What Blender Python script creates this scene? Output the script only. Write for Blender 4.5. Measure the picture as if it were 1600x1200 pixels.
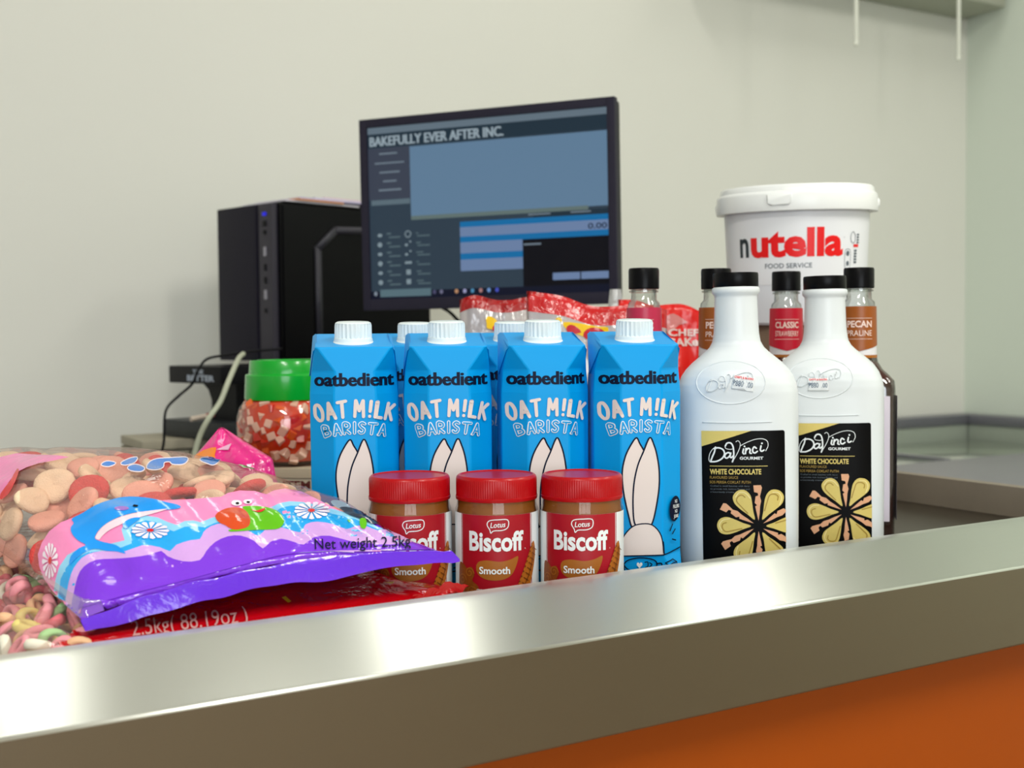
import bpy, bmesh, math, random
import mathutils
from mathutils import Vector, Matrix, noise
from mathutils.geometry import tessellate_polygon
from mathutils.bvhtree import BVHTree

for o in list(bpy.data.objects):
    bpy.data.objects.remove(o, do_unlink=True)
random.seed(7)
SC = bpy.context.scene
COL = SC.collection
PI = math.pi

# ------------------------------------------------------------------ camera
FPX = 1850.0
CAMZ = 1.115
TAB = 0.900
REST = TAB + 0.0007   # things rest a hair above the deck
pitch = math.atan(78 / FPX)
CAM_ROT = (Matrix.Rotation(PI / 2 - pitch, 4, 'X') @ Matrix.Rotation(-0.0085, 4, 'Z'))
CAM_M = Matrix.Translation((0, 0, CAMZ)) @ CAM_ROT
cd = bpy.data.cameras.new('camera')
cam = bpy.data.objects.new('camera', cd)
COL.objects.link(cam)
cam.matrix_world = CAM_M
cd.sensor_width = 36
cd.sensor_fit = 'HORIZONTAL'
cd.lens = 36 * FPX / 1600
cd.clip_start = 0.02
cd.dof.use_dof = True
cd.dof.focus_distance = 0.96
cd.dof.aperture_fstop = 8.5
SC.camera = cam
SC.view_settings.view_transform = 'Standard'
SC.view_settings.look = 'None'
SC.view_settings.gamma = 1
SC.view_settings.use_curve_mapping = False
SC.view_settings.exposure = -0.2

def at(px, py, Y):
    d = CAM_ROT @ Vector(((px - 800) / FPX, -(py - 600) / FPX, -1))
    return Vector((0, 0, CAMZ)) + d * (Y / d.y)
def atz(px, py, z):
    d = CAM_ROT @ Vector(((px - 800) / FPX, -(py - 600) / FPX, -1))
    return Vector((0, 0, CAMZ)) + d * ((z - CAMZ) / d.z)

# counter frame: u runs along the counter (recedes to the right), n points to the customer side
AZ = math.radians(59.2)
U = Vector((math.sin(AZ), math.cos(AZ), 0))
N = Vector((math.cos(AZ), -math.sin(AZ), 0))
LIP = 0.936
O = atz(800, 923, LIP); O.z = 0
def W(s, t, z):
    return O + U * s + N * t + Vector((0, 0, z))
ANG_U = math.atan2(U.y, U.x)
BACK_T, RIGHT_S, LEFT_S, FRONT_T = -1.763, 2.709, -5.0, 4.0
CEIL = 3.0

# ------------------------------------------------------------------ world and lights
wd = bpy.data.worlds.new('world'); SC.world = wd; wd.use_nodes = True
bgn = wd.node_tree.nodes['Background']
bgn.inputs[0].default_value = (0.86, 0.93, 1.0, 1)
bgn.inputs[1].default_value = 1.2

def area(name, loc, target, sx, sy, power, color):
    l = bpy.data.lights.new(name, 'AREA'); l.shape = 'RECTANGLE'
    l.size = sx; l.size_y = sy; l.energy = power; l.color = color
    o = bpy.data.objects.new(name, l); COL.objects.link(o)
    o.location = loc
    o.rotation_euler = (Vector(target) - Vector(loc)).to_track_quat('-Z', 'Y').to_euler()
    return o
# ceiling panel lamps of the shop: (s, t); last one added to brighten the corner
CEIL_LAMPS = [(0.0, -1.0), (1.0, -1.0), (2.05, -0.95), (-1.3, 1.5), (0.6, 1.6), (2.0, 1.0)]
LAMP_P = [3.2, 5.2, 4.0, 43, 40, 26]
for (s, t), p in zip(CEIL_LAMPS, LAMP_P):
    c = W(s, t, CEIL - 0.055)
    a = area('ceiling_lamp_light', c, c - Vector((0, 0, 1)), 0.17 if t < 0 else 0.3, 0.75 if t < 0 else 1.2, p, (1.0, 0.98, 0.90))
    a.rotation_euler = (0, 0, ANG_U)
# daylight through the shop window behind the photographer
wc = W(-2.0, FRONT_T - 0.12, 1.65)
area('window_daylight', wc, W(-2.0, 0, 1.45), 2.8, 1.7, 84, (0.90, 0.96, 1.0))

# ------------------------------------------------------------------ materials
def lin(c):
    if isinstance(c, str):
        c = [int(c[i:i + 2], 16) / 255 for i in (1, 3, 5)]
        c = [x / 12.92 if x <= 0.04045 else ((x + 0.055) / 1.055) ** 2.4 for x in c]
    return (c[0], c[1], c[2], 1)
def mat(name, color, rough=0.5, metal=0.0, coat=0.0, spec=0.5, trans=0.0, ior=1.45, vary=0.04, vscale=30, bump=0.0, bscale=200, alpha=1, sss=0):
    m = bpy.data.materials.new(name); m.use_nodes = True
    nt = m.node_tree; b = nt.nodes['Principled BSDF']
    c = lin(color)
    tc = nt.nodes.new('ShaderNodeTexCoord')
    if vary > 0:
        nz = nt.nodes.new('ShaderNodeTexNoise'); nz.inputs['Scale'].default_value = vscale; nz.inputs['Detail'].default_value = 3
        nt.links.new(tc.outputs['Object'], nz.inputs['Vector'])
        mx = nt.nodes.new('ShaderNodeMix'); mx.data_type = 'RGBA'
        mx.inputs[6].default_value = [min(1, x * (1 - vary)) for x in c[:3]] + [1]
        mx.inputs[7].default_value = [min(1, x * (1 + vary)) for x in c[:3]] + [1]
        nt.links.new(nz.outputs['Fac'], mx.inputs[0]); nt.links.new(mx.outputs[2], b.inputs['Base Color'])
    else:
        b.inputs['Base Color'].default_value = c
    b.inputs['Roughness'].default_value = rough
    b.inputs['Metallic'].default_value = metal
    b.inputs['Coat Weight'].default_value = coat
    b.inputs['Coat Roughness'].default_value = 0.08
    b.inputs['Specular IOR Level'].default_value = spec
    b.inputs['Transmission Weight'].default_value = trans
    b.inputs['IOR'].default_value = ior
    b.inputs['Alpha'].default_value = alpha
    if sss:
        b.inputs['Subsurface Weight'].default_value = sss
        b.inputs['Subsurface Radius'].default_value = (1, .6, .5)
        b.inputs['Subsurface Scale'].default_value = 0.006
    if bump > 0:
        n2 = nt.nodes.new('ShaderNodeTexNoise'); n2.inputs['Scale'].default_value = bscale; n2.inputs['Detail'].default_value = 4
        nt.links.new(tc.outputs['Object'], n2.inputs['Vector'])
        bp = nt.nodes.new('ShaderNodeBump'); bp.inputs['Strength'].default_value = bump; bp.inputs['Distance'].default_value = 0.002
        nt.links.new(n2.outputs['Fac'], bp.inputs['Height']); nt.links.new(bp.outputs[0], b.inputs['Normal'])
    return m
def ink(name, color, **k):
    k.setdefault('rough', .45); return mat(name, color, spec=.15, vary=0, **k)
def film(name, tint=(1, 1, 1), rough=0.08, refl=0.12, haze=0.0, hazecol=(1, 1, 1), bump=0.0, bscale=30, bdist=0.004):
    """thin clear plastic: see-through, a little milky, with a glossy coat"""
    m = bpy.data.materials.new(name); m.use_nodes = True
    nt = m.node_tree; nt.nodes.clear()
    out = nt.nodes.new('ShaderNodeOutputMaterial')
    tr = nt.nodes.new('ShaderNodeBsdfTransparent'); tr.inputs[0].default_value = (*tint, 1)
    gl = nt.nodes.new('ShaderNodeBsdfGlossy'); gl.inputs['Roughness'].default_value = rough
    fr = nt.nodes.new('ShaderNodeLayerWeight'); fr.inputs['Blend'].default_value = 0.35
    mp = nt.nodes.new('ShaderNodeMapRange'); mp.inputs['To Min'].default_value = refl * 0.5; mp.inputs['To Max'].default_value = min(1, refl * 4)
    nt.links.new(fr.outputs['Fresnel'], mp.inputs['Value'])
    base = tr.outputs[0]
    if haze > 0:
        df = nt.nodes.new('ShaderNodeBsdfDiffuse'); df.inputs[0].default_value = (*hazecol, 1)
        m2 = nt.nodes.new('ShaderNodeMixShader'); m2.inputs[0].default_value = haze
        nt.links.new(base, m2.inputs[1]); nt.links.new(df.outputs[0], m2.inputs[2]); base = m2.outputs[0]
    mx = nt.nodes.new('ShaderNodeMixShader')
    nt.links.new(mp.outputs[0], mx.inputs[0]); nt.links.new(base, mx.inputs[1]); nt.links.new(gl.outputs[0], mx.inputs[2])
    nt.links.new(mx.outputs[0], out.inputs[0])
    if bump > 0:
        tc = nt.nodes.new('ShaderNodeTexCoord')
        n2 = nt.nodes.new('ShaderNodeTexNoise'); n2.inputs['Scale'].default_value = bscale; n2.inputs['Detail'].default_value = 3
        n2.inputs['Distortion'].default_value = 1.5
        nt.links.new(tc.outputs['Object'], n2.inputs['Vector'])
        bp = nt.nodes.new('ShaderNodeBump'); bp.inputs['Strength'].default_value = bump; bp.inputs['Distance'].default_value = bdist
        nt.links.new(n2.outputs['Fac'], bp.inputs['Height'])
        nt.links.new(bp.outputs[0], gl.inputs['Normal']); nt.links.new(bp.outputs[0], fr.inputs['Normal'])
    return m
def foil(name, color, bump=0.5, bscale=40, rough=0.16, vary=0.05, bdist=0.004):
    """printed plastic bag film: glossy and wrinkled"""
    m = mat(name, color, rough=rough, spec=0.7, coat=0.3, vary=vary)
    nt = m.node_tree; b = nt.nodes['Principled BSDF']
    tc = nt.nodes.new('ShaderNodeTexCoord')
    n2 = nt.nodes.new('ShaderNodeTexNoise'); n2.inputs['Scale'].default_value = bscale; n2.inputs['Detail'].default_value = 3
    n2.inputs['Distortion'].default_value = 1.5
    nt.links.new(tc.outputs['Object'], n2.inputs['Vector'])
    bp = nt.nodes.new('ShaderNodeBump'); bp.inputs['Strength'].default_value = bump; bp.inputs['Distance'].default_value = bdist
    nt.links.new(n2.outputs['Fac'], bp.inputs['Height'])
    nt.links.new(bp.outputs[0], b.inputs['Normal']); nt.links.new(bp.outputs[0], b.inputs['Coat Normal'])
    return m
def emit(name, color, s=1.0):
    """lit pixels of a display behind a glossy panel"""
    m = bpy.data.materials.new(name); m.use_nodes = True
    b = m.node_tree.nodes['Principled BSDF']
    b.inputs['Base Color'].default_value = (0.005, 0.005, 0.006, 1)
    b.inputs['Roughness'].default_value = 0.35; b.inputs['Specular IOR Level'].default_value = .12
    b.inputs['Emission Color'].default_value = lin(color)
    b.inputs['Emission Strength'].default_value = s * 1.08
    return m
def steel(name, color=(0.62, 0.62, 0.58), rough=0.3, aniso=0.85):
    m = bpy.data.materials.new(name); m.use_nodes = True
    nt = m.node_tree; b = nt.nodes['Principled BSDF']
    b.inputs['Metallic'].default_value = 1; b.inputs['Anisotropic'].default_value = aniso; b.inputs['Anisotropic Rotation'].default_value = 0.25
    tg = nt.nodes.new('ShaderNodeTangent'); tg.direction_type = 'UV_MAP'
    nt.links.new(tg.outputs[0], b.inputs['Tangent'])
    uv = nt.nodes.new('ShaderNodeUVMap')
    mp = nt.nodes.new('ShaderNodeMapping'); mp.inputs['Scale'].default_value = (5, 2600, 1)
    nz = nt.nodes.new('ShaderNodeTexNoise'); nz.inputs['Scale'].default_value = 1; nz.inputs['Detail'].default_value = 5
    nt.links.new(uv.outputs[0], mp.inputs[0]); nt.links.new(mp.outputs[0], nz.inputs['Vector'])
    mr = nt.nodes.new('ShaderNodeMapRange'); mr.inputs['To Min'].default_value = rough - 0.02; mr.inputs['To Max'].default_value = rough + 0.02
    nt.links.new(nz.outputs['Fac'], mr.inputs['Value']); nt.links.new(mr.outputs[0], b.inputs['Roughness'])
    mx = nt.nodes.new('ShaderNodeMix'); mx.data_type = 'RGBA'
    mx.inputs[6].default_value = (*[x * 0.975 for x in color], 1); mx.inputs[7].default_value = (*[min(1, x * 1.02) for x in color], 1)
    nt.links.new(nz.outputs['Fac'], mx.inputs[0]); nt.links.new(mx.outputs[2], b.inputs['Base Color'])
    return m

# ------------------------------------------------------------------ object helpers
def link(name, me, parent=None, m=None, smooth=None):
    if m is not None and not me.materials:
        me.materials.append(m)
    if smooth is not None:
        me.shade_smooth() if hasattr(me, 'shade_smooth') else None
        try: me.set_sharp_from_angle(angle=math.radians(smooth))
        except Exception: pass
    o = bpy.data.objects.new(name, me); COL.objects.link(o)
    if parent: o.parent = parent
    return o
def mesh(name, verts, faces, m, parent=None, smooth=None):
    me = bpy.data.meshes.new(name); me.from_pydata([tuple(v) for v in verts], [], faces); me.update()
    bm = bmesh.new(); bm.from_mesh(me); bmesh.ops.recalc_face_normals(bm, faces=bm.faces); bm.to_mesh(me); bm.free()
    return link(name, me, parent, m, smooth)
def tag(o, label=None, cat=None, group=None, kind=None):
    if label: o['label'] = label
    if cat: o['category'] = cat
    if group: o['group'] = group
    if kind: o['kind'] = kind
    return o
def thing(name, label, cat, loc=(0, 0, 0), rz=0, group=None, rot=None):
    o = bpy.data.objects.new(name, None); COL.objects.link(o)
    o.empty_display_size = 0.02
    o.location = loc; o.rotation_euler = rot if rot else (0, 0, rz)
    return tag(o, label, cat, group)
def copy_tree(o, parent=None):
    c = o.copy(); COL.objects.link(c)
    if parent: c.parent = parent
    for ch in list(o.children): copy_tree(ch, c)
    return c
def lathe(name, prof, m, parent=None, seg=64, smooth=35, rfun=None, z0=0):
    vs, fs = [], []
    n = len(prof)
    for (r, z) in prof:
        for k in range(seg):
            a = 2 * PI * k / seg
            rr = r * (rfun(a, z) if rfun else 1)
            vs.append((rr * math.sin(a), -rr * math.cos(a), z + z0))
    for i in range(n - 1):
        for k in range(seg):
            k2 = (k + 1) % seg
            fs.append((i * seg + k, i * seg + k2, (i + 1) * seg + k2, (i + 1) * seg + k))
    if prof[0][0] > 1e-5: fs.append(tuple(range(seg))[::-1])
    if prof[-1][0] > 1e-5: fs.append(tuple((n - 1) * seg + k for k in range(seg)))
    return mesh(name, vs, fs, m, parent, smooth)
def ribbed(name, prof, m, parent, z0=0, ribs=60, depth=0.0006, r=0.03, seg=None, body=(0, 1)):
    """a screw cap: lathe whose side between body z-limits carries fine vertical ribs"""
    seg = ribs * 4
    def rf(a, z):
        if body[0] <= z <= body[1]:
            return 1 - (depth / r) * (0.5 + 0.5 * math.copysign(min(1, abs(math.cos(a * ribs)) * 2), math.cos(a * ribs)))
        return 1
    return lathe(name, prof, m, parent, seg, 35, rf, z0)
def loft(name, rings, m, parent=None, smooth=40, cap=True):
    n = len(rings[0]); vs = [v for r in rings for v in r]; fs = []
    for i in range(len(rings) - 1):
        for k in range(n):
            k2 = (k + 1) % n
            fs.append((i * n + k, i * n + k2, (i + 1) * n + k2, (i + 1) * n + k))
    if cap:
        fs.append(tuple(range(n))[::-1]); fs.append(tuple((len(rings) - 1) * n + k for k in range(n)))
    return mesh(name, vs, fs, m, parent, smooth)
def box(name, x0, x1, y0, y1, z0, z1, m, parent=None, bev=0.002, seg=2, M=None):
    bm = bmesh.new()
    vs = [bm.verts.new((x, y, z)) for x in (x0, x1) for y in (y0, y1) for z in (z0, z1)]
    for f in ((0, 1, 3, 2), (4, 6, 7, 5), (0, 4, 5, 1), (2, 3, 7, 6), (0, 2, 6, 4), (1, 5, 7, 3)):
        bm.faces.new([vs[i] for i in f])
    if bev > 0:
        bmesh.ops.bevel(bm, geom=bm.edges[:], offset=bev, segments=seg, affect='EDGES', profile=0.7)
    bmesh.ops.recalc_face_normals(bm, faces=bm.faces)
    if M: bmesh.ops.transform(bm, matrix=M, verts=bm.verts)
    me = bpy.data.meshes.new(name); bm.to_mesh(me); bm.free()
    return link(name, me, parent, m, 40)
def tube(name, pts, r, m, parent=None, seg=10, sub=8):
    P = catmull([Vector(p) for p in pts], sub)
    rings = []; up = Vector((0, 0, 1))
    for i, p in enumerate(P):
        d = (P[min(i + 1, len(P) - 1)] - P[max(i - 1, 0)]).normalized()
        a = d.cross(up)
        if a.length < 1e-4: a = d.cross(Vector((1, 0, 0)))
        a.normalize(); b = a.cross(d)
        rings.append([p + (a * math.cos(2 * PI * k / seg) + b * math.sin(2 * PI * k / seg)) * r for k in range(seg)])
    return loft(name, rings, m, parent, 60)
def catmull(P, sub=8, closed=False):
    n = len(P)
    if n < 3: return list(P)
    out = []
    rng = range(n) if closed else range(n - 1)
    for i in rng:
        p1, p2 = P[i], P[(i + 1) % n]
        p0 = P[(i - 1) % n] if (closed or i > 0) else p1 * 2 - p2
        p3 = P[(i + 2) % n] if (closed or i + 2 < n) else p2 * 2 - p1
        for k in range(sub):
            t = k / sub
            out.append(0.5 * ((2 * p1) + (p2 - p0) * t + (2 * p0 - 5 * p1 + 4 * p2 - p3) * t * t + (3 * p1 - p0 - 3 * p2 + p3) * t ** 3))
    if not closed: out.append(P[-1])
    return out

# flat print: shapes drawn in 2D, cut fine, then laid onto a surface
_tc = {}
def text_tris(s, bold=0.0, outline=0.0):
    key = (s, bold, outline)
    if key in _tc: return _tc[key]
    cu = bpy.data.curves.new('t', 'FONT'); cu.body = s; cu.size = 1; cu.offset = bold; cu.resolution_u = 3
    cu.align_x = 'CENTER'
    ob = bpy.data.objects.new('t', cu); COL.objects.link(ob)
    me = bpy.data.meshes.new_from_object(ob.evaluated_get(bpy.context.evaluated_depsgraph_get()))
    vs = [v.co.copy() for v in me.vertices]; fs = [tuple(p.vertices) for p in me.polygons]
    bpy.data.objects.remove(ob); bpy.data.curves.remove(cu); bpy.data.meshes.remove(me)
    _tc[key] = (vs, fs); return _tc[key]
class D2:
    def __init__(s): s.v = []; s.f = []; s.k = 0
    def _add(s, vs, fs):
        b = len(s.v); z = s.k * 2.0e-5; s.k += 1
        s.v += [(v[0], v[1], z) for v in vs]; s.f += [tuple(b + i for i in f) for f in fs]
        return s
    def poly(s, pts, smooth=0, holes=()):
        P = [Vector((p[0], p[1])) for p in pts]
        if smooth: P = catmull(P, smooth, True)
        loops = [[Vector((p.x, p.y, 0)) for p in P]] + [[Vector((h[0], h[1], 0)) for h in hh] for hh in holes]
        tr = tessellate_polygon(loops)
        return s._add([v for l in loops for v in l], tr)
    def rect(s, x0, y0, x1, y1): return s.poly([(x0, y0), (x1, y0), (x1, y1), (x0, y1)])
    def ell(s, cx, cy, rx, ry, rot=0, n=28):
        c, q = math.cos(rot), math.sin(rot)
        return s.poly([(cx + rx * math.cos(a) * c - ry * math.sin(a) * q, cy + rx * math.cos(a) * q + ry * math.sin(a) * c) for a in [2 * PI * k / n for k in range(n)]])
    def stroke(s, pts, w, smooth=6, closed=False, taper=None):
        if smooth == 0 and len(pts) > 2 and not taper:
            q = list(pts) + ([pts[0]] if closed else [])
            for a, b in zip(q, q[1:]): s.stroke([a, b], w, 0)
            return s
        P = [Vector((p[0], p[1])) for p in pts]
        if smooth and len(P) > 2: P = catmull(P, smooth, closed)
        n = len(P); L, R = [], []
        for i, p in enumerate(P):
            a = P[(i - 1) % n] if (closed or i > 0) else p
            b = P[(i + 1) % n] if (closed or i < n - 1) else p
            d = (b - a)
            d = d.normalized() if d.length > 1e-9 else Vector((1, 0))
            q = Vector((-d.y, d.x)) * w / 2 * (taper(i / max(1, n - 1)) if taper else 1)
            L.append(p + q); R.append(p - q)
        m = n if closed else n - 1
        s._add(L + R, [(i, (i + 1) % n, n + (i + 1) % n, n + i) for i in range(m)])
        if not closed and not taper:
            s.ell(P[0].x, P[0].y, w / 2, w / 2, n=10); s.ell(P[-1].x, P[-1].y, w / 2, w / 2, n=10)
        return s
    def text(s, t, cx, y, size=None, width=None, bold=0.0, rot=0, flip=1, height=None, shear=0):
        vs, fs = text_tris(t, bold)
        if not vs: return s
        x0 = min(v.x for v in vs); x1 = max(v.x for v in vs)
        size = size or width / (x1 - x0) 
        sx = (width / (x1 - x0)) if width else size
        sy = height / 0.73 if height else size
        xm = (x0 + x1) / 2; c, q = math.cos(rot), math.sin(rot)
        out = []
        for v in vs:
            X = (v.x - xm) * sx + v.y * sy * shear; Y = v.y * sy * flip
            out.append((cx + X * c - Y * q, y + X * q + Y * c))
        return s._add(out, fs)
    def warp(s, fn):
        s.v = [(*fn(v[0], v[1]), v[2]) for v in s.v]; return s
    def shift(s, dx, dy, k=1, ky=None):
        ky = k if ky is None else ky
        s.v = [(v[0] * k + dx, v[1] * ky + dy, v[2]) for v in s.v]; return s
    def build(s, name, m, parent, fn, off=0.0003, sx=None, sy=None, clip=None, drop=None):
        bm = bmesh.new(); bv = [bm.verts.new(v) for v in s.v]
        for f in s.f:
            try: bm.faces.new([bv[i] for i in f])
            except ValueError: pass
        def cut(co, no, **k):
            bmesh.ops.bisect_plane(bm, geom=bm.verts[:] + bm.edges[:] + bm.faces[:], plane_co=co, plane_no=no, dist=1e-7, **k)
        if clip:
            x0, y0, x1, y1 = clip
            cut((x0, 0, 0), (-1, 0, 0), clear_outer=True); cut((x1, 0, 0), (1, 0, 0), clear_outer=True)
            cut((0, y0, 0), (0, -1, 0), clear_outer=True); cut((0, y1, 0), (0, 1, 0), clear_outer=True)
        if not bm.verts: bm.free(); return None
        xs = [v.co.x for v in bm.verts]; ys = [v.co.y for v in bm.verts]
        if sx:
            for i in range(int(math.floor(min(xs) / sx)) + 1, int(math.ceil(max(xs) / sx))): cut((i * sx, 0, 0), (1, 0, 0))
        if sy:
            for i in range(int(math.floor(min(ys) / sy)) + 1, int(math.ceil(max(ys) / sy))): cut((0, i * sy, 0), (0, 1, 0))
        bad = []
        for v in bm.verts:
            p = fn(v.co.x, v.co.y, off + v.co.z)
            if p is None: bad.append(v)
            else: v.co = p
        if bad: bmesh.ops.delete(bm, geom=bad, context='VERTS')
        me = bpy.data.meshes.new(name); bm.to_mesh(me); bm.free()
        return link(name, me, parent, m, 60)
def cyl(R):
    return lambda x, z, o: Vector(((R + o) * math.sin(x / R), -(R + o) * math.cos(x / R), z))
def outline_loops(s, bold=0.0):
    """boundary loops of a word, for letters drawn as outlines"""
    vs, fs = text_tris(s, bold)
    cnt = {}
    for f in fs:
        for i in range(len(f)):
            e = (f[i], f[(i + 1) % len(f)]); k = tuple(sorted(e)); cnt.setdefault(k, []).append(e)
    nxt = {es[0][0]: es[0][1] for k, es in cnt.items() if len(es) == 1}
    loops = []
    while nxt:
        st = next(iter(nxt)); lp = [st]; c = nxt.pop(st)
        while c != st and c in nxt:
            lp.append(c); c = nxt.pop(c)
        loops.append([vs[i] for i in lp])
    return loops

# ------------------------------------------------------------------ palette
M_wall = mat('wall_paint', '#e6e6de', rough=0.85, vary=0.03, vscale=1.2, bump=0.1, bscale=60)
M_wall2 = mat('wall_paint_right', '#dde6da', rough=0.8, vary=0.03, vscale=1.2)
M_ceil = mat('ceiling_paint', '#e6e6e0', rough=0.9)
M_floor = mat('floor_tile', '#94826e', rough=0.35, vary=0.15, vscale=4)
M_steel = steel('brushed_steel', (0.70, 0.72, 0.68), 0.29, 0.92)
M_steel_d = steel('steel_dark_reflection', (0.28, 0.24, 0.18), 0.33, 0.7)  # darkened copy of the rim steel, dim room reflection put into the colour
M_deck = mat('worn_steel_deck', '#50483d', rough=0.35, metal=0.8, vary=0.1, vscale=12)
M_orange = mat('orange_laminate', '#a24800', rough=0.5, spec=.3, vary=0.03)
M_black = mat('black_plastic', '#121216', rough=0.4, spec=.15)
M_blackm = mat('black_metal', '#040408', rough=0.35, spec=.15)
M_pcgrey = mat('dark_grey_plastic', '#211f2a', rough=0.5, spec=.15)
M_bezel = mat('monitor_bezel', '#2c2a38', rough=0.5, spec=.15)
M_white = mat('white_plastic', '#dfe5e8', rough=0.32, vary=0.01)
M_capw = mat('white_cap_plastic', '#e2eef2', rough=0.3, vary=0.01)
M_blackcap = mat('black_cap_plastic', '#08080b', rough=0.3, spec=.15)
M_blue = mat('sky_blue_carton', '#009ce6', rough=0.4, spec=.22, coat=0.0, vary=0.02, bump=0.05, bscale=60)
M_navy = ink('navy_ink', '#06112e')
M_ink = ink('black_ink', '#030304')
M_printw = mat('white_print', '#e9eef0', rough=0.4, vary=0)
M_pale = mat('pale_pink_print', '#e2d6d2', rough=0.45, vary=0.01)
M_red = mat('red_lid_plastic', '#ae0710', rough=0.32, spec=.35, coat=0.05, vary=0.03)
M_spread = mat('caramel_spread', '#8a5012', rough=0.5, coat=0.15, vary=0.12, vscale=60)
M_labred = mat('deep_red_label', '#a50d20', rough=0.35, vary=0.02)
M_caramel = mat('caramel_print', '#a2601d', rough=0.4, vary=0.08, vscale=300)
M_biscuit = mat('biscuit_print', '#b06418', rough=0.5, vary=0.2, vscale=500)
M_biscd = mat('biscuit_dark_print', '#6b3308', rough=0.5, vary=0)
M_gold = mat('gold_print', '#d9c46e', rough=0.4, vary=0.05, vscale=200)
M_golddk = mat('gold_shade_print', '#a8893a', rough=0.4, vary=0)
M_goldlt = mat('gold_light_print', '#efe0a0', rough=0.4, vary=0)
M_wafer = mat('wafer_print', '#e0a882', rough=0.5, vary=0.1, vscale=400)
M_nutred = mat('bright_red_print', '#ee0d12', rough=0.35, vary=0)
M_nutblk = mat('charcoal_print', '#16262e', rough=0.35, vary=0)
M_grey = mat('grey_print', '#5c6670', rough=0.4, vary=0)
M_green = mat('green_lid_plastic', '#06a82c', rough=0.25, coat=0.4, vary=0.03)
M_card = mat('beige_cardboard', '#b9ac93', rough=0.8, vary=0.06, vscale=40)
M_cardbr = mat('brown_cardboard', '#8f7a66', rough=0.85, vary=0.06, vscale=40)
M_tape = mat('packing_tape_brown', '#a88d68', rough=0.3)
M_clear = film('clear_pet_plastic', (0.93, 0.95, 0.94), 0.05, 0.16, 0.05)
M_glass = film('clear_glass', (0.9, 0.92, 0.9), 0.03, 0.18)

# ------------------------------------------------------------------ room
def slab(name, pts, z0, z1, m, parent=None, kind=None):
    n = len(pts)
    vs = [(p.x, p.y, z0) for p in pts] + [(p.x, p.y, z1) for p in pts]
    fs = [tuple(range(n))[::-1], tuple(range(n, 2 * n))] + [(i, (i + 1) % n, n + (i + 1) % n, n + i) for i in range(n)]
    o = mesh(name, vs, fs, m, parent)
    if kind: o['kind'] = kind
    return o
def stbox(name, s0, s1, t0, t1, z0, z1, m, parent=None, bev=0.003, kind=None):
    """box aligned with the counter, given in counter coordinates"""
    Mx = Matrix.Translation(O) @ Matrix((( U.x, N.x, 0, 0), (U.y, N.y, 0, 0), (0, 0, 1, 0), (0, 0, 0, 1)))
    o = box(name, s0, s1, t0, t1, z0, z1, m, parent, bev, 2, Mx)
    if kind: o['kind'] = kind
    return o
stbox('floor', LEFT_S - .1, RIGHT_S + .1, BACK_T - .1, FRONT_T + .1, -0.1, 0, M_floor, bev=0, kind='structure')
stbox('ceiling', LEFT_S - .1, RIGHT_S + .1, BACK_T - .1, FRONT_T + .1, CEIL, CEIL + 0.1, M_ceil, bev=0, kind='structure')
stbox('wall_back', LEFT_S - .1, RIGHT_S + .1, BACK_T - .1, BACK_T, 0, CEIL, M_wall, bev=0, kind='structure')
stbox('wall_right', RIGHT_S, RIGHT_S + .1, BACK_T, FRONT_T + .1, 0, CEIL, M_wall2, bev=0, kind='structure')
stbox('wall_left', LEFT_S - .1, LEFT_S, BACK_T, FRONT_T + .1, 0, CEIL, M_wall, bev=0, kind='structure')
# front wall with the shop window opening (s -3.5..-0.5, z 0.75..2.55)
wf = tag(bpy.data.objects.new('wall_front', None), kind='structure'); COL.objects.link(wf)
for i, (a, b, c, d) in enumerate([(LEFT_S, -3.5, 0, CEIL), (-0.5, RIGHT_S, 0, CEIL), (-3.5, -0.5, 0, 0.75), (-3.5, -0.5, 2.55, CEIL)]):
    stbox('wall_panel', a, b, FRONT_T, FRONT_T + .1, c, d, M_wall, wf, bev=0)
w1 = tag(bpy.data.objects.new('window_1', None), kind='structure'); COL.objects.link(w1)
for (a, b, c, d) in [(-3.5, -3.44, .75, 2.55), (-.56, -.5, .75, 2.55), (-3.44, -.56, .75, .81), (-3.44, -.56, 2.49, 2.55), (-2.53, -2.49, .81, 2.49), (-1.51, -1.47, .81, 2.49)]:
    stbox('window_frame', a, b, FRONT_T - .3, FRONT_T - .24, c, d, M_black, w1, bev=0)
for i, (s, t) in enumerate(CEIL_LAMPS):  # last panel is the housing of the added corner lamp
    L = thing('ceiling_light', 'long white ceiling light panel over the shop', 'ceiling light', group='ceiling light panels')
    stbox('housing', s - .10, s + .10, t - .40, t + .40, CEIL - .05, CEIL, M_ceil, L)
# wall cupboard in the top right corner with two thin white pull rods
cup = thing('wall_cupboard', 'pale grey cupboard high in the corner, only its underside showing', 'cupboard')
pc = atz(1513, 30, 2.1)
stbox('body', RIGHT_S - 1.15, RIGHT_S - 0.03, BACK_T + .002, BACK_T + .16, 2.075, 2.75, mat('cupboard_laminate', '#a8ab9c', rough=.6), cup)
M_rod = mat('rod_paint', '#e3e6da', rough=.4)
for (px, py, lab) in ((1337.5, 72, 'thin white rod hanging down from above, left of the two'), (1497.5, 95, 'thin white rod hanging close to the wall corner')):
    p = at(px, py, 3.25 if px > 1400 else 2.95)
    r = thing('hanging_rod', lab, 'rod', (p.x, p.y, p.z), group='hanging rods')
    lathe('rod', [(.0045, 0.006), (.0050, .02), (.0050, CEIL - p.z)], M_rod, r, 16)
    lathe('tip', [(.003, 0), (.0058, .002), (.0058, .012), (.0045, .014)], M_rod, r, 16)

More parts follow.
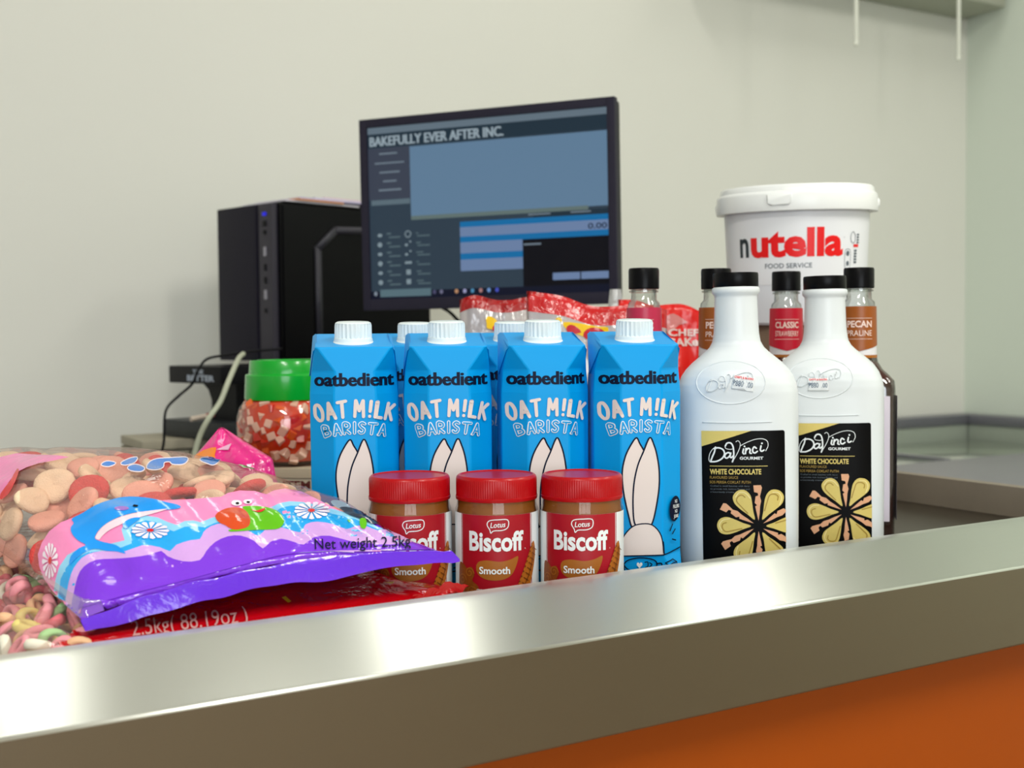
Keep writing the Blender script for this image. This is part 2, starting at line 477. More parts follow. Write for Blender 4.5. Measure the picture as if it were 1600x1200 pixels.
# ------------------------------------------------------------------ freezer and stainless counter
M_frz = mat('freezer_grey_plastic', '#79777f', rough=.35)
M_frzl = mat('freezer_liner', '#9fa79c', rough=.4)
M_frz2 = mat('freezer_frame', '#77777f', rough=.3, metal=.3)
fz = thing('chest_freezer', 'grey chest freezer with sliding glass lids in the wall corner', 'freezer', group=None)
F0, F1 = 1.15, RIGHT_S - .01
stbox('body', F0, F1, BACK_T + .02, -0.80, 0.02, 0.77, mat('freezer_white', '#c9ccc8', rough=.4), fz, .01)
stbox('back_rail', F0, F1, BACK_T + .005, BACK_T + .075, 0.826, 0.858, M_frz2, fz, .01)
stbox('side_rail', F1 - .07, F1, BACK_T + .075, -0.80, 0.826, 0.858, M_frz2, fz, .01)
stbox('back_liner', F0, F1, BACK_T + .01, BACK_T + .070, 0.77, 0.826, M_frzl, fz, .003)
stbox('side_liner', F1 - .065, F1 - .001, BACK_T + .075, -0.80, 0.77, 0.826, M_frzl, fz, .003)
stbox('front_frame', F0, F1 - .07, -1.20, -0.78, 0.765, 0.806, M_frz, fz, .018)
M_frzglass = mat('freezer_glass', '#a3ad9c', rough=.08, coat=.5, spec=.8)
stbox('glass_lid', F0, 1.95, BACK_T + .08, -1.205, 0.782, 0.798, M_frzglass, fz, .003)
stbox('glass_lid', 1.93, F1 - .075, BACK_T + .08, -1.205, 0.766, 0.780, M_frzglass, fz, .003)
stbox('lid_rail', 1.93, 1.955, BACK_T + .08, -1.205, 0.798, 0.806, M_frz2, fz, .003)

ct = thing('service_counter', 'brushed stainless steel counter with orange front running across the foreground', 'counter')
RZ2 = 0.910
p2 = atz(800, 1020, RZ2); T2 = (Vector((p2.x, p2.y, 0)) - O).dot(N)
p3 = at(800, 1185, p2.y); Z3 = p3.z
def sweep(name, prof, s0, s1, m, parent, steps=40, sm=35):
    vs, fs, uvs = [], [], []
    n = len(prof); L = [0]
    for i in range(1, n): L.append(L[-1] + math.dist(prof[i], prof[i - 1]))
    me = bpy.data.meshes.new(name)
    for k in range(steps + 1):
        s = s0 + (s1 - s0) * k / steps
        for i, (t, z) in enumerate(prof): vs.append(tuple(W(s, t, z))); uvs.append((s, L[i]))
    for k in range(steps):
        for i in range(n - 1): fs.append((k * n + i, (k + 1) * n + i, (k + 1) * n + i + 1, k * n + i + 1))
    me.from_pydata(vs, [], fs)
    ul = me.uv_layers.new(name='UVMap')
    for p in me.polygons:
        for li in p.loop_indices: ul.data[li].uv = uvs[me.loops[li].vertex_index]
    return link(name, me, parent, m, sm)
def arc(cx, cz, r, a0, a1, n=5):
    return [(cx + r * math.cos(math.radians(a0 + (a1 - a0) * i / n)), cz + r * math.sin(math.radians(a0 + (a1 - a0) * i / n))) for i in range(n + 1)]
r = .0025
top_prof = [(-.016, TAB - .002), (-.016, LIP - .002)] + arc(-.014, LIP - .002, .002, 180, 95, 3) + [(-.002, LIP + .0004), (.0, LIP)] + [(.006, LIP - .0022), (T2 - r, RZ2 + r * .4)]
sweep('rim_top', top_prof, -1.6, 2.68, M_steel, ct)
ed = arc(T2 - r, RZ2 + r * .4 - r, r, 65, 0, 6)
sweep('rim_edge', [(T2 - r * 1.3, RZ2 + r * .53)] + ed, -1.6, 2.68, M_steel, ct)
r2 = .002
fas = [ed[-1], (T2, Z3 + r2)] + arc(T2 - r2, Z3 + r2, r2, 0, -90, 4) + [(T2 - .018, Z3), (T2 - .018, Z3 + .012)]
sweep('fascia', fas, -1.6, 2.68, M_steel_d, ct)
stbox('front_panel', -1.6, 2.68, T2 - .050, T2 - .030, 0.02, Z3 + .02, M_orange, ct, 0)
stbox('deck', -1.5, 0.768, -0.92, -.016, TAB - .02, TAB, M_deck, ct, 0)
stbox('divider', 0.768, 0.786, -0.92, -.017, TAB - .05, LIP - .001, mat('divider_board', '#81786a', rough=.5, vary=.08), ct, .002)
stbox('back_edge', -1.5, 0.768, -0.95, -.921, TAB - .05, TAB + .004, M_steel_d, ct, 0)
stbox('base_cabinet', -1.5, 2.67, -0.75, T2 - .055, 0.02, 0.70, mat('counter_body', '#5b544a', rough=.6), ct, 0)
stbox('recess_floor', .787, 2.67, -.74, -.017, .76, .775, M_deck, ct, 0)

# ------------------------------------------------------------------ blue milk cartons
def carton_front(w_at, c_at):
    def fn(x, z, o):
        hw, c = w_at(z), c_at(z)
        f = hw - c; ax = abs(x)
        y = -hw if ax <= f else -hw + (ax - f)
        d = Vector((0, -1, 0)) if ax <= f else Vector((math.copysign(.707, x), -.707, 0))
        return Vector((x, y, z)) + d * o
    return fn
CH = [(0.0, .0360, .0022), (.028, .0372, .0195), (.165, .0376, .0200), (.184, .0362, .0200), (.2045, .0330, .0022)]
def interp(k):
    def g(z):
        for a, b in zip(CH, CH[1:]):
            if z <= b[0]: return a[k] + (b[k] - a[k]) * max(0, (z - a[0]) / (b[0] - a[0]))
        return CH[-1][k]
    return g
hw_at, ch_at = interp(1), interp(2)
cart_map = carton_front(hw_at, ch_at)
def make_carton():
    t = thing('milk_carton', 'x', 'carton')
    rings = []
    for (z, hw, c) in CH:
        top = z > .2
        ring = []
        for (x, y) in [(-hw + c, -hw), (hw - c, -hw), (hw, -hw + c), (hw, hw - c), (hw - c, hw), (-hw + c, hw), (-hw, hw - c), (-hw, -hw + c)]:
            zz = z + (.0115 * (y + hw) / (2 * hw) if top else 0)
            ring.append((x, y, zz))
        rings.append(ring)
    b = loft('body', rings, M_blue, t, 5)
    bv = b.modifiers.new('b', 'BEVEL'); bv.width = .0011; bv.segments = 2; bv.limit_method = 'ANGLE'; bv.angle_limit = math.radians(12)
    # folded ears down both sides of the slanted top
    for sg in (-1, 1):
        v = [(sg * .0322, -.031, .2035), (sg * .0322, .033, .2160), (sg * .0312, -.012, .2090), (sg * .0312, .020, .2155),
             (sg * .0366, .004, .1800), (sg * .0344, -.029, .2010), (sg * .0348, .032, .2140), (sg * .0380, .004, .1790)]
        f = [(0, 5, 2), (2, 5, 6, 3), (3, 6, 1), (0, 4, 5), (5, 7, 6), (4, 7, 5), (1, 6, 7, 4), (0, 2, 3, 1), (0, 1, 4)]
        e = mesh('folded_ear', v, f, M_blue, t, 50)
    # cap on the slanted top
    cp = ribbed('cap', [(.0001, .0165), (.0125, .0165), (.0140, .0155), (.0145, .0135), (.0147, .0035), (.0140, .003)], M_capw, t, 0, 26, .0011, .0147, body=(.003, .0138))
    fl = lathe('spout_flange', [(.0135, .0042), (.0150, .003), (.0155, .0005), (.0172, -.001), (.0176, -.003), (.0176, -.006)], M_capw, t, 48)
    for o in (cp, fl):
        o.location = (0, -.006, .2088); o.rotation_euler = (math.radians(4), 0, 0); o.scale = (1.09, 1.09, 1.05)
    # lettering
    d = D2()
    for dx in (-.00045, 0, .00045): d.text('oatbedient', dx, .1722, width=.0660, bold=.016, height=.0112)
    d.build('brand_lettering', M_navy, t, cart_map, .0004, .004, .006)
    d = D2()
    # hand drawn OAT M!LK on an arc
    word = {'O': [[(0, 5), (1.6, 9.6), (4, 9.8), (5.6, 5.5), (4.4, .8), (1.8, .2), (0, 3), (0, 5)]],
            'A': [[(0, 0), (2.6, 10), (5.6, 0)], [(1.4, 3.2), (4.4, 3.2)]],
            'T': [[(0, 9.6), (5.6, 10)], [(2.9, 9.6), (2.6, 0)]],
            'M': [[(0, 0), (.9, 10), (3.4, 3.6), (5.9, 10), (6.8, 0)]],
            '!': [[(.8, 10), (.7, 3.6)], [(.7, .4), (.7, .5)]],
            'L': [[(.3, 10), (.3, .4), (4.6, .2)]],
            'K': [[(.4, 10), (.2, 0)], [(4.9, 9.8), (.5, 4.6)], [(1.8, 5.6), (5.4, 0)]],
            'B': [[(0, 0), (0, 10), (4, 9), (3.6, 6), (.6, 5.4), (4.4, 4.4), (4.8, 1.4), (0, 0)]],
            'R': [[(0, 0), (0, 10), (4.2, 9), (4, 5.6), (.4, 4.8), (4.8, 0)]],
            'I': [[(.6, 10), (.4, 0)]],
            'S': [[(4.6, 9), (2.4, 10), (.4, 8), (2, 5.6), (4.4, 3.6), (3.6, .6), (1.2, .2), (0, 1.4)]]}
    def drawn(txt, w, h, wd, total, yb, arcR, inner=None):
        adv = {'!': 4.6, 'I': 4.4, ' ': 3.2, 'M': 10.8, 'L': 7.6}
        L = sum(adv.get(c, 8.6) for c in txt); sc = total / L; x = 0; dd = D2()
        for c in txt:
            for st in word.get(c, []):
                pts = [((x + px + .9) * sc - total / 2, py / 10 * h) for px, py in st]
                dd.stroke(pts, wd, smooth=(4 if c in 'OSBR' else 0))
            x += adv.get(c, 8.6)
        def wp(px, py):
            a = px / arcR
            return ((arcR + py) * math.sin(a), yb + (arcR + py) * math.cos(a) - arcR)
        return dd.warp(wp)
    d = drawn('OAT M!LK', 0, .0132, .0027, .0650, .1465, .105)
    d.build('product_lettering', M_pale, t, cart_map, .0004, .004, .006)
    dO = drawn('BARISTA', 0, .0088, .0026, .0520, .1325, .095)
    dI = drawn('BARISTA', 0, .0088, .0012, .0520, .1325, .095)
    dO.build('product_lettering', M_printw, t, cart_map, .0004, .004, .006)
    dI.build('product_lettering', M_blue, t, cart_map, .0008, .004, .006)
    # pale leaf shapes with a dark outline, rounded mound beneath
    earL = [(-.0065, .1235), (-.0035, .1185), (.0005, .1110), (.003, .100), (.002, .080), (-.004, .060), (-.010, .052), (-.0135, .062), (-.0175, .080), (-.0185, .095), (-.0160, .1075), (-.0115, .1170)]
    earR = [(.0048, .1235), (.0085, .117), (.0112, .107), (.0128, .094), (.0120, .078), (.0070, .0555), (.001, .052), (-.0075, .0535), (-.0095, .067), (-.0088, .085), (-.0055, .100), (-.0005, .112)]
    mound = [(-.0205, .0285), (-.0200, .038), (-.0170, .0455), (-.0100, .0525), (-.002, .0545), (.0065, .0535), (.0130, .0470), (.0155, .0390), (.0165, .0285)]
    def P(pts): return [(x + .0018, z + .0035 * max(0, min(1, (z - .05) / .05))) for x, z in pts]
    d = D2(); d.poly(P(earL), 5); d.build('leaf_print', M_pale, t, cart_map, .0004, .004, .01)
    d = D2(); d.stroke(P(earL), .0013, 5, True); d.build('leaf_outline', M_navy, t, cart_map, .0005, .004, .01)
    d = D2(); d.poly(P(earR), 5); d.build('leaf_print', M_pale, t, cart_map, .0006, .004, .01)
    d = D2(); d.stroke(P(earR), .0013, 5, True); d.build('leaf_outline', M_navy, t, cart_map, .0007, .004, .01)
    d = D2(); d.poly(P(mound)); d.build('mound_print', M_pale, t, cart_map, .0008, .004, .01)
    d = D2(); d.stroke(P(mound), .0010, 3); d.stroke([(-.036, .0285), (-.01, .0280), (.018, .0282), (.0355, .0312)], .0010, 4)
    # cup and little jug line drawing
    d.stroke([(-.016, .021), (-.012, .0245), (-.002, .0262), (.009, .0245), (.0125, .0205), (.009, .0165), (-.002, .0145), (-.012, .0165), (-.016, .021)], .0010, 4)
    d.stroke([(-.0155, .019), (-.014, .010), (-.009, .004)], .0009, 4); d.stroke([(.0118, .019), (.009, .010), (.006, .004)], .0009, 4)
    d.stroke([(.0120, .0210), (.0165, .0205), (.0150, .0120), (.0095, .0090)], .0012, 4)
    d.stroke([(.0195, .0215), (.0225, .0190), (.0230, .0080), (.0300, .0080), (.0302, .0205), (.0260, .0235), (.0195, .0215)], .0008, 0)
    d.stroke([(.0225, .0195), (.0262, .0205), (.0300, .0205)], .0007, 3); d.stroke([(.0304, .0185), (.0325, .0170), (.0320, .0095), (.0303, .0095)], .0008, 3)
    d.stroke([(.0020, .0225), (.0045, .0225), (.0045, .0190), (.0025, .0180)], .0009, 3); d.stroke([(.0060, .0220), (.0080, .0205), (.0060, .0185)], .0009, 3)
    for a, b in (((.0235, .0475), (.0262, .0525)), ((.0262, .0445), (.0290, .0480)), ((.0258, .0400), (.0295, .0385))): d.stroke([a, b], .0011, 0)
    d.ell(.0288, .0655, .0058, .0108, -.08)
    d.build('line_drawing', M_navy, t, cart_map, .0009, .004, .01)
    d = D2(); hx, hz = -.0028, .0205
    d.poly([(hx, hz - .0028), (hx + .0024, hz), (hx + .0022, hz + .0018), (hx + .001, hz + .0022), (hx, hz + .001), (hx - .001, hz + .0022), (hx - .0022, hz + .0018), (hx - .0024, hz)])
    for i, s in enumerate(('NO', 'FILLERS', 'NO', 'JUNK')): d.text(s, .0290, .0705 - i * .0042, width=(.0026, .0066, .0026, .0052)[i], height=.0030, bold=.02)
    tag(d.build('small_print', M_printw, t, cart_map, .0030, .004, .01), kind='stuff')
    return t
c0 = make_carton()
CART = [((557.5, .99), 9, 'leftmost blue oat milk carton in the front row, beside the green-lidded jar', 'front'),
        ((702.5, .99), 6, 'second blue oat milk carton of the front row, standing behind the first two red-lidded jars', 'front'),
        ((850.5, .99), 7, 'third blue oat milk carton of the front row, standing behind the right two red-lidded jars', 'front'),
        ((992.5, .985), 5, 'rightmost blue oat milk carton, whole front shown next to the white sauce bottle', 'front'),
        ((650.0, 1.095), 6, 'blue oat milk carton in the back row, between the first and second front cartons', 'back'),
        ((799.0, 1.095), 6, 'blue oat milk carton in the back row, between the second and third front cartons', 'back')]
for i, ((px, Y), a, lab, row) in enumerate(CART):
    o = c0 if i == 0 else copy_tree(c0)
    p = at(px, 750, Y + .0375)
    o.location = (p.x + (-.0015 if row == 'front' else 0), Y + .0375, REST); o.rotation_euler = (0, 0, math.radians(a))
    tag(o, lab, 'carton', 'blue oat milk cartons')

# ------------------------------------------------------------------ red lidded spread jars
def make_jar():
    t = thing('spread_jar', 'x', 'jar'); R = .0328
    lathe('spread', [(.025, .003), (R - .0015, .006), (R - .0012, .074), (R - .002, .0775), (.0308, .081), (.0305, .086), (.001, .086)], M_spread, t, 64)
    lathe('glass_body', [(.022, .0), (.029, .0005), (R - .001, .003), (R, .006), (R, .0745), (R + .0002, .0765), (R - .0008, .0795), (.0318, .0815), (.0316, .087), (.0305, .0885)], film('jar_glass', (1, .98, .95), .06, .06), t, 64)
    ribbed('lid', [(.0300, .0845), (.0322, .0845), (.0325, .0855), (.0325, .0870), (.0321, .0874), (.0321, .1005), (.0316, .1022), (.0304, .1034), (.0290, .1036), (.0280, .1027), (.0001, .1027)], M_red, t, 0, 110, .0007, .0322, body=(.0873, .099))
    mp = cyl(R)
    def arcs(half): return R * half
    d = D2().rect(-R * 1.45, .004, R * 1.45, .0752); d.build('label_paper', M_printw, t, mp, .0004, .002)
    d = D2().rect(-R * .93, .004, R * .90, .0752); d.build('label_panel', M_labred, t, mp, .0006, .002)
    for a_, b_ in ((-.965, -.945), (.925, .945)): D2().rect(R * a_, .004, R * b_, .0752).build('label_line', M_labred, t, mp, .0006, .002)
    d = D2().text('Biscoff', -.0005, .0480, width=.0440, height=.0150, bold=.032, shear=.0)
    d.text('R', .0232, .0480, width=.0009, height=.001)
    d.build('brand_lettering', M_printw, t, mp, .0009, .002)
    bx, bz = .0005, .0672
    badge = [(bx - .0078, bz + .0008), (bx - .0060, bz + .0040), (bx + .001, bz + .0048), (bx + .0078, bz + .0044), (bx + .0080, bz - .0010), (bx + .0040, bz - .0034), (bx - .0028, bz - .0038), (bx - .0050, bz - .0056), (bx - .0058, bz - .0030)]
    d = D2().stroke(badge, .0007, 4, True).text('Lotus', bx + .0002, bz - .0012, width=.0112, height=.0042, bold=.012, shear=.2, rot=.06)
    d.build('badge_lettering', M_printw, t, mp, .0009, .002)
    sw = [(-.0165, .0330), (-.0150, .0385), (-.0080, .0405), (.0020, .0395), (.0100, .0408), (.0165, .0430), (.0150, .0360), (.0110, .0290), (.0040, .0255), (-.0060, .0252), (-.0135, .0280)]
    d = D2().poly(sw, 4); d.build('swoosh_print', M_caramel, t, mp, .0008, .002)
    d = D2().text('Smooth', -.002, .0300, width=.0235, height=.0056, bold=.022).text('SPREAD WITH BISCUITS 400g', -.003, .0155, width=.026, height=.0026, bold=.01)
    d.build('flavour_lettering', M_printw, t, mp, .0012, .002)
    # biscuit at right, swirl at left
    bis = [(.0335, .0525), (.0355, .0440), (.0330, .0330), (.0280, .0200), (.0215, .0120), (.0145, .0125), (.0160, .0200), (.0200, .0290), (.0245, .0390), (.0300, .0500)]
    d = D2().poly(bis, 4); d.build('biscuit_print', M_biscuit, t, mp, .0010, .002)
    d = D2()
    for k in range(9):
        a = Vector((.0180 + k * .0017, .0185 + k * .0037)); d.stroke([(a.x, a.y), (a.x + .0042, a.y - .0028)], .0006, 0)
        d.ell(a.x - .0022, a.y + .0012, .0007, .0007, n=8)
    d.stroke([(.0170, .0140), (.0240, .0240), (.0300, .0370), (.0325, .0490)], .0006, 4)
    d.build('biscuit_pattern', M_biscd, t, mp, .0012, .002)
    d = D2().poly([(-.0345, .0345), (-.0290, .0360), (-.0250, .0330), (-.0205, .0345), (-.0180, .0290), (-.0200, .0240), (-.0150, .0200), (-.0140, .0120), (-.0200, .0060), (-.0340, .0060)], 4)
    d.build('swirl_print', M_spreadprint, t, mp, .0010, .002)
    d = D2()
    for cx, cz, rr in ((-.0225, .0300, .0042), (-.0205, .0150, .0050), (-.0300, .0240, .0045)):
        d.stroke([(cx + rr * (1 - k / 14) * math.cos(k * .8), cz + rr * (1 - k / 14) * math.sin(k * .8)) for k in range(12)], .0008, 3)
    d.build('swirl_pattern', M_caramel, t, mp, .0012, .002)
    return t
M_spreadprint = mat('spread_print', '#8a4512', rough=.4, vary=.25, vscale=300)
j0 = make_jar()
for i, (px, lab, a) in enumerate(((641, 'leftmost red-lidded caramel spread jar, half hidden by the candy bag', 3), (776.5, 'middle red-lidded caramel spread jar of the three', 0), (909.5, 'rightmost red-lidded caramel spread jar, in front of the last blue carton', -1))):
    o = j0 if i == 0 else copy_tree(j0)
    p = at(px, 850, .937); o.location = (p.x, .937, REST); o.rotation_euler = (0, 0, math.radians(a) + math.atan2(-p.x, .937) * -0 )
    o.rotation_euler = (0, 0, math.radians(a) - math.atan2(p.x, .937))
    tag(o, lab, 'jar', 'red-lidded caramel spread jars')

# ------------------------------------------------------------------ big white sauce bottles
SB = [(.000, .050), (.003, .0520), (.010, .0530), (.060, .0537), (.110, .0542), (.150, .0545), (.160, .0543), (.167, .0530), (.174, .0502), (.180, .0462), (.186, .0405), (.191, .0345), (.196, .0285), (.200, .0245), (.205, .0218), (.212, .0205), (.225, .0198), (.245, .0192), (.2475, .0195), (.2490, .0212), (.2510, .0216), (.2535, .0214), (.2548, .0200)]
def sb_r(z):
    for a, b in zip(SB, SB[1:]):
        if z <= b[0]: return a[1] + (b[1] - a[1]) * max(0, (z - a[0]) / (b[0] - a[0]))
    return SB[-1][1]
def sb_half(z):
    a = sb_r(z); f = min(1, max(0, (z - .15) / .055)); f = f * f * (3 - 2 * f)
    return a, a * (.80 + .20 * f), 2.9 - .9 * f
def sb_map(x, z, o):
    a, b, n = sb_half(z)
    q = min(.999, abs(x) / a)
    y = -b * (1 - q ** n) ** (1 / n)
    e = 1e-4
    a2, b2, n2 = sb_half(z + e); q2 = min(.999, abs(x) / a2); yz = -b2 * (1 - q2 ** n2) ** (1 / n2)
    q3 = min(.999, abs(x + e) / a); yx = -b * (1 - q3 ** n) ** (1 / n)
    nn = Vector((e, yx - y, 0)).cross(Vector((0, yz - y, e))).normalized()
    return Vector((x, y, z)) + nn * o
DV = dict(
    thick=[[(160, 272), (150, 315), (135, 350), (120, 388)], [(243, 262), (258, 238), (287, 236), (306, 262), (313, 315), (310, 370), (300, 398)], [(396, 288), (389, 318), (398, 330)], [(416, 283), (411, 328)], [(415, 303), (434, 282), (450, 292), (447, 320), (460, 326)],
           [(502, 282), (485, 270), (472, 290), (474, 314), (490, 322), (510, 308)], [(541, 262), (535, 296), (546, 308), (565, 298)], [(287, 330), (268, 318), (243, 332), (238, 356), (254, 366), (278, 348), (288, 322)], [(288, 322), (282, 352), (292, 362), (306, 348)],
           [(150, 285), (185, 277), (222, 292), (236, 328), (215, 368), (168, 394), (120, 398)]],
    thin=[[(118, 402), (104, 382), (112, 330), (138, 288), (165, 270)], [(240, 268), (250, 284), (285, 290), (310, 285)], [(300, 398), (335, 340), (362, 282), (368, 240), (350, 216), (332, 226)],
          [(366, 262), (420, 232), (490, 206), (550, 201), (590, 220), (598, 262), (578, 305)]],
    dots=[(404, 265), (548, 240)])
def sb_logo(cx, cz, k, wt=1.0):
    d = D2(); T = lambda q: (cx + (q[0] - 352) * k, cz - (q[1] - 310) * k)
    for s in DV['thick']: d.stroke([T(q) for q in s], 12 * k * wt, 4)
    for s in DV['thin']: d.stroke([T(q) for q in s], 5 * k * wt, 4)
    for q in DV['dots']: d.ell(*T(q), 7 * k, 7 * k, n=10)
    return d
def make_sauce(tilt, sx, sz, name_lab):
    t = thing('sauce_bottle', name_lab, 'bottle', group='white chocolate sauce bottles')
    rings = []; seg = 72
    for i, (z, r_) in enumerate(SB):
        zs = [z]
        if i + 1 < len(SB) and SB[i + 1][0] - z > .0045: zs = [z + (SB[i + 1][0] - z) * k / 4 for k in range(4)]
        for zz in zs:
            a, b, n = sb_half(zz); ring = []
            for k in range(seg):
                th = 2 * PI * k / seg; c, s = math.cos(th), math.sin(th)
                ring.append((a * math.copysign(abs(s) ** (2 / n), s), -b * math.copysign(abs(c) ** (2 / n), c), zz))
            rings.append(ring)
    loft('body', rings, M_white, t, 50)
    ribbed('cap', [(.0150, .2540), (.0200, .2545), (.0205, .2555), (.0205, .2660), (.0200, .2675), (.0001, .2680)], M_blackcap, t, 0, 60, .0004, .0205, body=(.2556, .2655))
    # raised oval with the embossed name
    el = [Vector((-.005 + .0300 * math.cos(2 * PI * k / 60), .1695 + .0188 * math.sin(2 * PI * k / 60))) for k in range(61)]
    vs, fs = [], []
    pts = [sb_map(p.x, p.y, 0) for p in el[:-1]]
    n = len(pts)
    for i, p in enumerate(pts):
        d_ = (pts[(i + 1) % n] - pts[i - 1]).normalized(); a = d_.cross(Vector((0, -1, .3))).normalized(); b = a.cross(d_)
        for k in range(6): vs.append(p + (a * math.cos(k * PI / 3) + b * math.sin(k * PI / 3)) * .0006)
    for i in range(n):
        for k in range(6):
            fs.append((i * 6 + k, i * 6 + (k + 1) % 6, ((i + 1) % n) * 6 + (k + 1) % 6, ((i + 1) % n) * 6 + k))
    mesh('embossed_oval', vs, fs, M_white, t, 60)
    d = sb_logo(-.006, .169, .000082, .7)
    e = d.build('embossed_lettering', M_white, t, sb_map, .0004, .003, .003)
    so = e.modifiers.new('s', 'SOLIDIFY'); so.thickness = .0008; so.offset = 1
    d = D2().stroke([(-.030, .1345), (0, .1340), (.030, .1345)], .0006, 4); o = d.build('moulded_ridge', M_white, t, sb_map, .0003, .004)
    so = o.modifiers.new('s', 'SOLIDIFY'); so.thickness = .0008; so.offset = 0
    # price sticker
    d = D2().rect(-.0095, -.0065, .0095, .0060)
    def stick(D):
        c, s = math.cos(tilt), math.sin(tilt)
        return D.warp(lambda x, y: (sx + x * c - y * s, sz + x * s + y * c))
    st = stick(d).build('price_sticker', M_printw, t, sb_map, .0005, .003, .003)
    s2 = st.modifiers.new('s', 'SOLIDIFY'); s2.thickness = .0003; s2.offset = 0
    d = stick(D2().text("CHEF'S & BAKERS", 0, .0035, width=.0165, height=.0018, bold=.02)); d.build('sticker_heading', M_nutred, t, sb_map, .0012, .003, .003)
    d = D2().text('P880', -.0042, -.0032, width=.0088, height=.0050, bold=0).text('.00', .0058, -.0032, width=.0052, height=.0046, bold=0)
    d.stroke([(-.0090, .0010), (-.0066, .0010)], .0004, 0).stroke([(-.0090, .0000), (-.0066, .0000)], .0004, 0)
    stick(d).build('sticker_price', M_grey2, t, sb_map, .0012, .003, .003)
    # black label
    X0, X1, Z0, Z1 = -.0310, .0410, .006, .1268
    def bl(D, name, m, off, clip=True):
        return D.build(name, m, t, sb_map, off, .004, .02, clip=(X0, Z0, X1, Z1) if clip else None)
    cr = .0018
    d = D2().poly([(X0, Z0), (X1, Z0), (X1, Z1 - cr), (X1 - cr * .3, Z1 - cr * .3), (X1 - cr, Z1), (X0 + .0010, Z1), (X0, Z1 - .001)]); bl(d, 'label', M_ink, .0004, False)
    k = 1 / (5.453 * 1779)  # label drawing scale
    T = lambda q: ((q[0] - 384) * k + .0043, .1268 - (q[1] - 133) * k)
    d = D2().poly([T(q) for q in ((25, 133), (462, 133), (25, 272))]); bl(d, 'label_corner', M_gold, .0006)
    d = D2()
    for s in DV['thick']: d.stroke([T(q) for q in s], 13 * k, 4)
    for s in DV['thin']: d.stroke([T(q) for q in s], 5.5 * k, 4)
    for q in DV['dots']: d.ell(*T(q), 8 * k, 8 * k, n=10)
    d.text('GOURMET', T((460, 0))[0], T((0, 378))[1], width=195 * k, height=25 * k, bold=.03)
    bl(d, 'brand_lettering', M_printw, .0006)
    d = D2().rect(T((110, 0))[0], T((0, 438))[1], T((595, 0))[0], T((0, 433))[1])
    d.text('WHITE CHOCOLATE', T((325, 0))[0], T((0, 505))[1], width=432 * k, height=46 * k, bold=.03); bl(d, 'flavour_lettering', M_gold, .0006)
    d = D2().text('FLAVOURED SAUCE', T((228, 0))[0], T((0, 545))[1], width=238 * k, height=24 * k).text('SOS PERISA COKLAT PUTIH', T((280, 0))[0], T((0, 585))[1], width=345 * k, height=24 * k)
    bl(d, 'small_print', M_golddk, .0006)
    d = D2()
    for i, (s, w) in enumerate((('Crafted in small batches with dairy', 330), ('to provide rich, buttery flavour and', 330), ('a luxuriously creamy texture', 280))):
        d.text(s, T((112 + w / 2, 0))[0], T((0, 613 + i * 26))[1], width=w * k, height=14 * k)
    bl(d, 'small_print', M_grey, .0006)
    # flower of sauce drops and wafer curls
    cx, cy = 513, 950
    for i in range(6):
        th = math.radians(30 + 60 * i); ux, uy = math.sin(th), -math.cos(th); vx, vy = -uy, ux
        def Q(a, b): return T((cx + ux * a + vx * b, cy + uy * a + vy * b))
        drop = [(62, 0), (130, -28), (200, -58), (265, -75), (320, -62), (345, -20), (345, 22), (318, 62), (262, 76), (200, 56), (130, 26)]
        bl(D2().poly([Q(*q) for q in drop], 3), 'sauce_drop_print', M_gold, .0008)
        inner = [(150, 10), (215, -30), (270, -45), (300, -22), (300, 15), (262, 30), (210, 22)]
        bl(D2().stroke([Q(a, b) for a, b in ((140, -22), (215, -40), (275, -50), (303, -20), (300, 15), (270, 28))], 9 * k, 4), 'sauce_drop_shade', M_golddk, .0010)
        bl(D2().stroke([Q(a, b) for a, b in ((240, 62), (300, 48), (328, 5), (310, -40))], 8 * k, 4), 'sauce_drop_light', M_goldlt, .0010)
    for i in range(6):
        th = math.radians(60 * i); ux, uy = math.sin(th), -math.cos(th); vx, vy = -uy, ux
        def Q(a, b): return T((cx + ux * a + vx * b, cy + uy * a + vy * b))
        w = [(45, 0), (120, -16), (170, -26), (178, -10), (200, -30), (255, -22), (262, 0), (285, -4), (292, -34), (350, -40), (352, 22), (330, 32), (300, 26), (255, 14), (215, 24), (170, 14), (110, 10)]
        bl(D2().poly([Q(*q) for q in w]), 'wafer_curl_print', M_wafer, .0008)
    return t
M_grey2 = mat('sticker_ink', '#5a6f86', rough=.5, vary=0)
for (px, Y, tl, sx, sz, lab, rz) in ((1155, 1.083, -.16, .0060, .1690, 'front white sauce bottle with black label, fully visible, next to the last blue carton', -.5),
                                    (1293, 1.160, 0, -.0065, .1640, 'rear white sauce bottle with black label, half hidden by the front one', -.3)):
    b = make_sauce(tl, sx, sz, lab); p = at(px, 750, Y)
    b.location = (p.x, Y, REST + .0006); b.rotation_euler = (0, math.radians(-.7), -math.atan2(p.x, Y) + math.radians(rz))

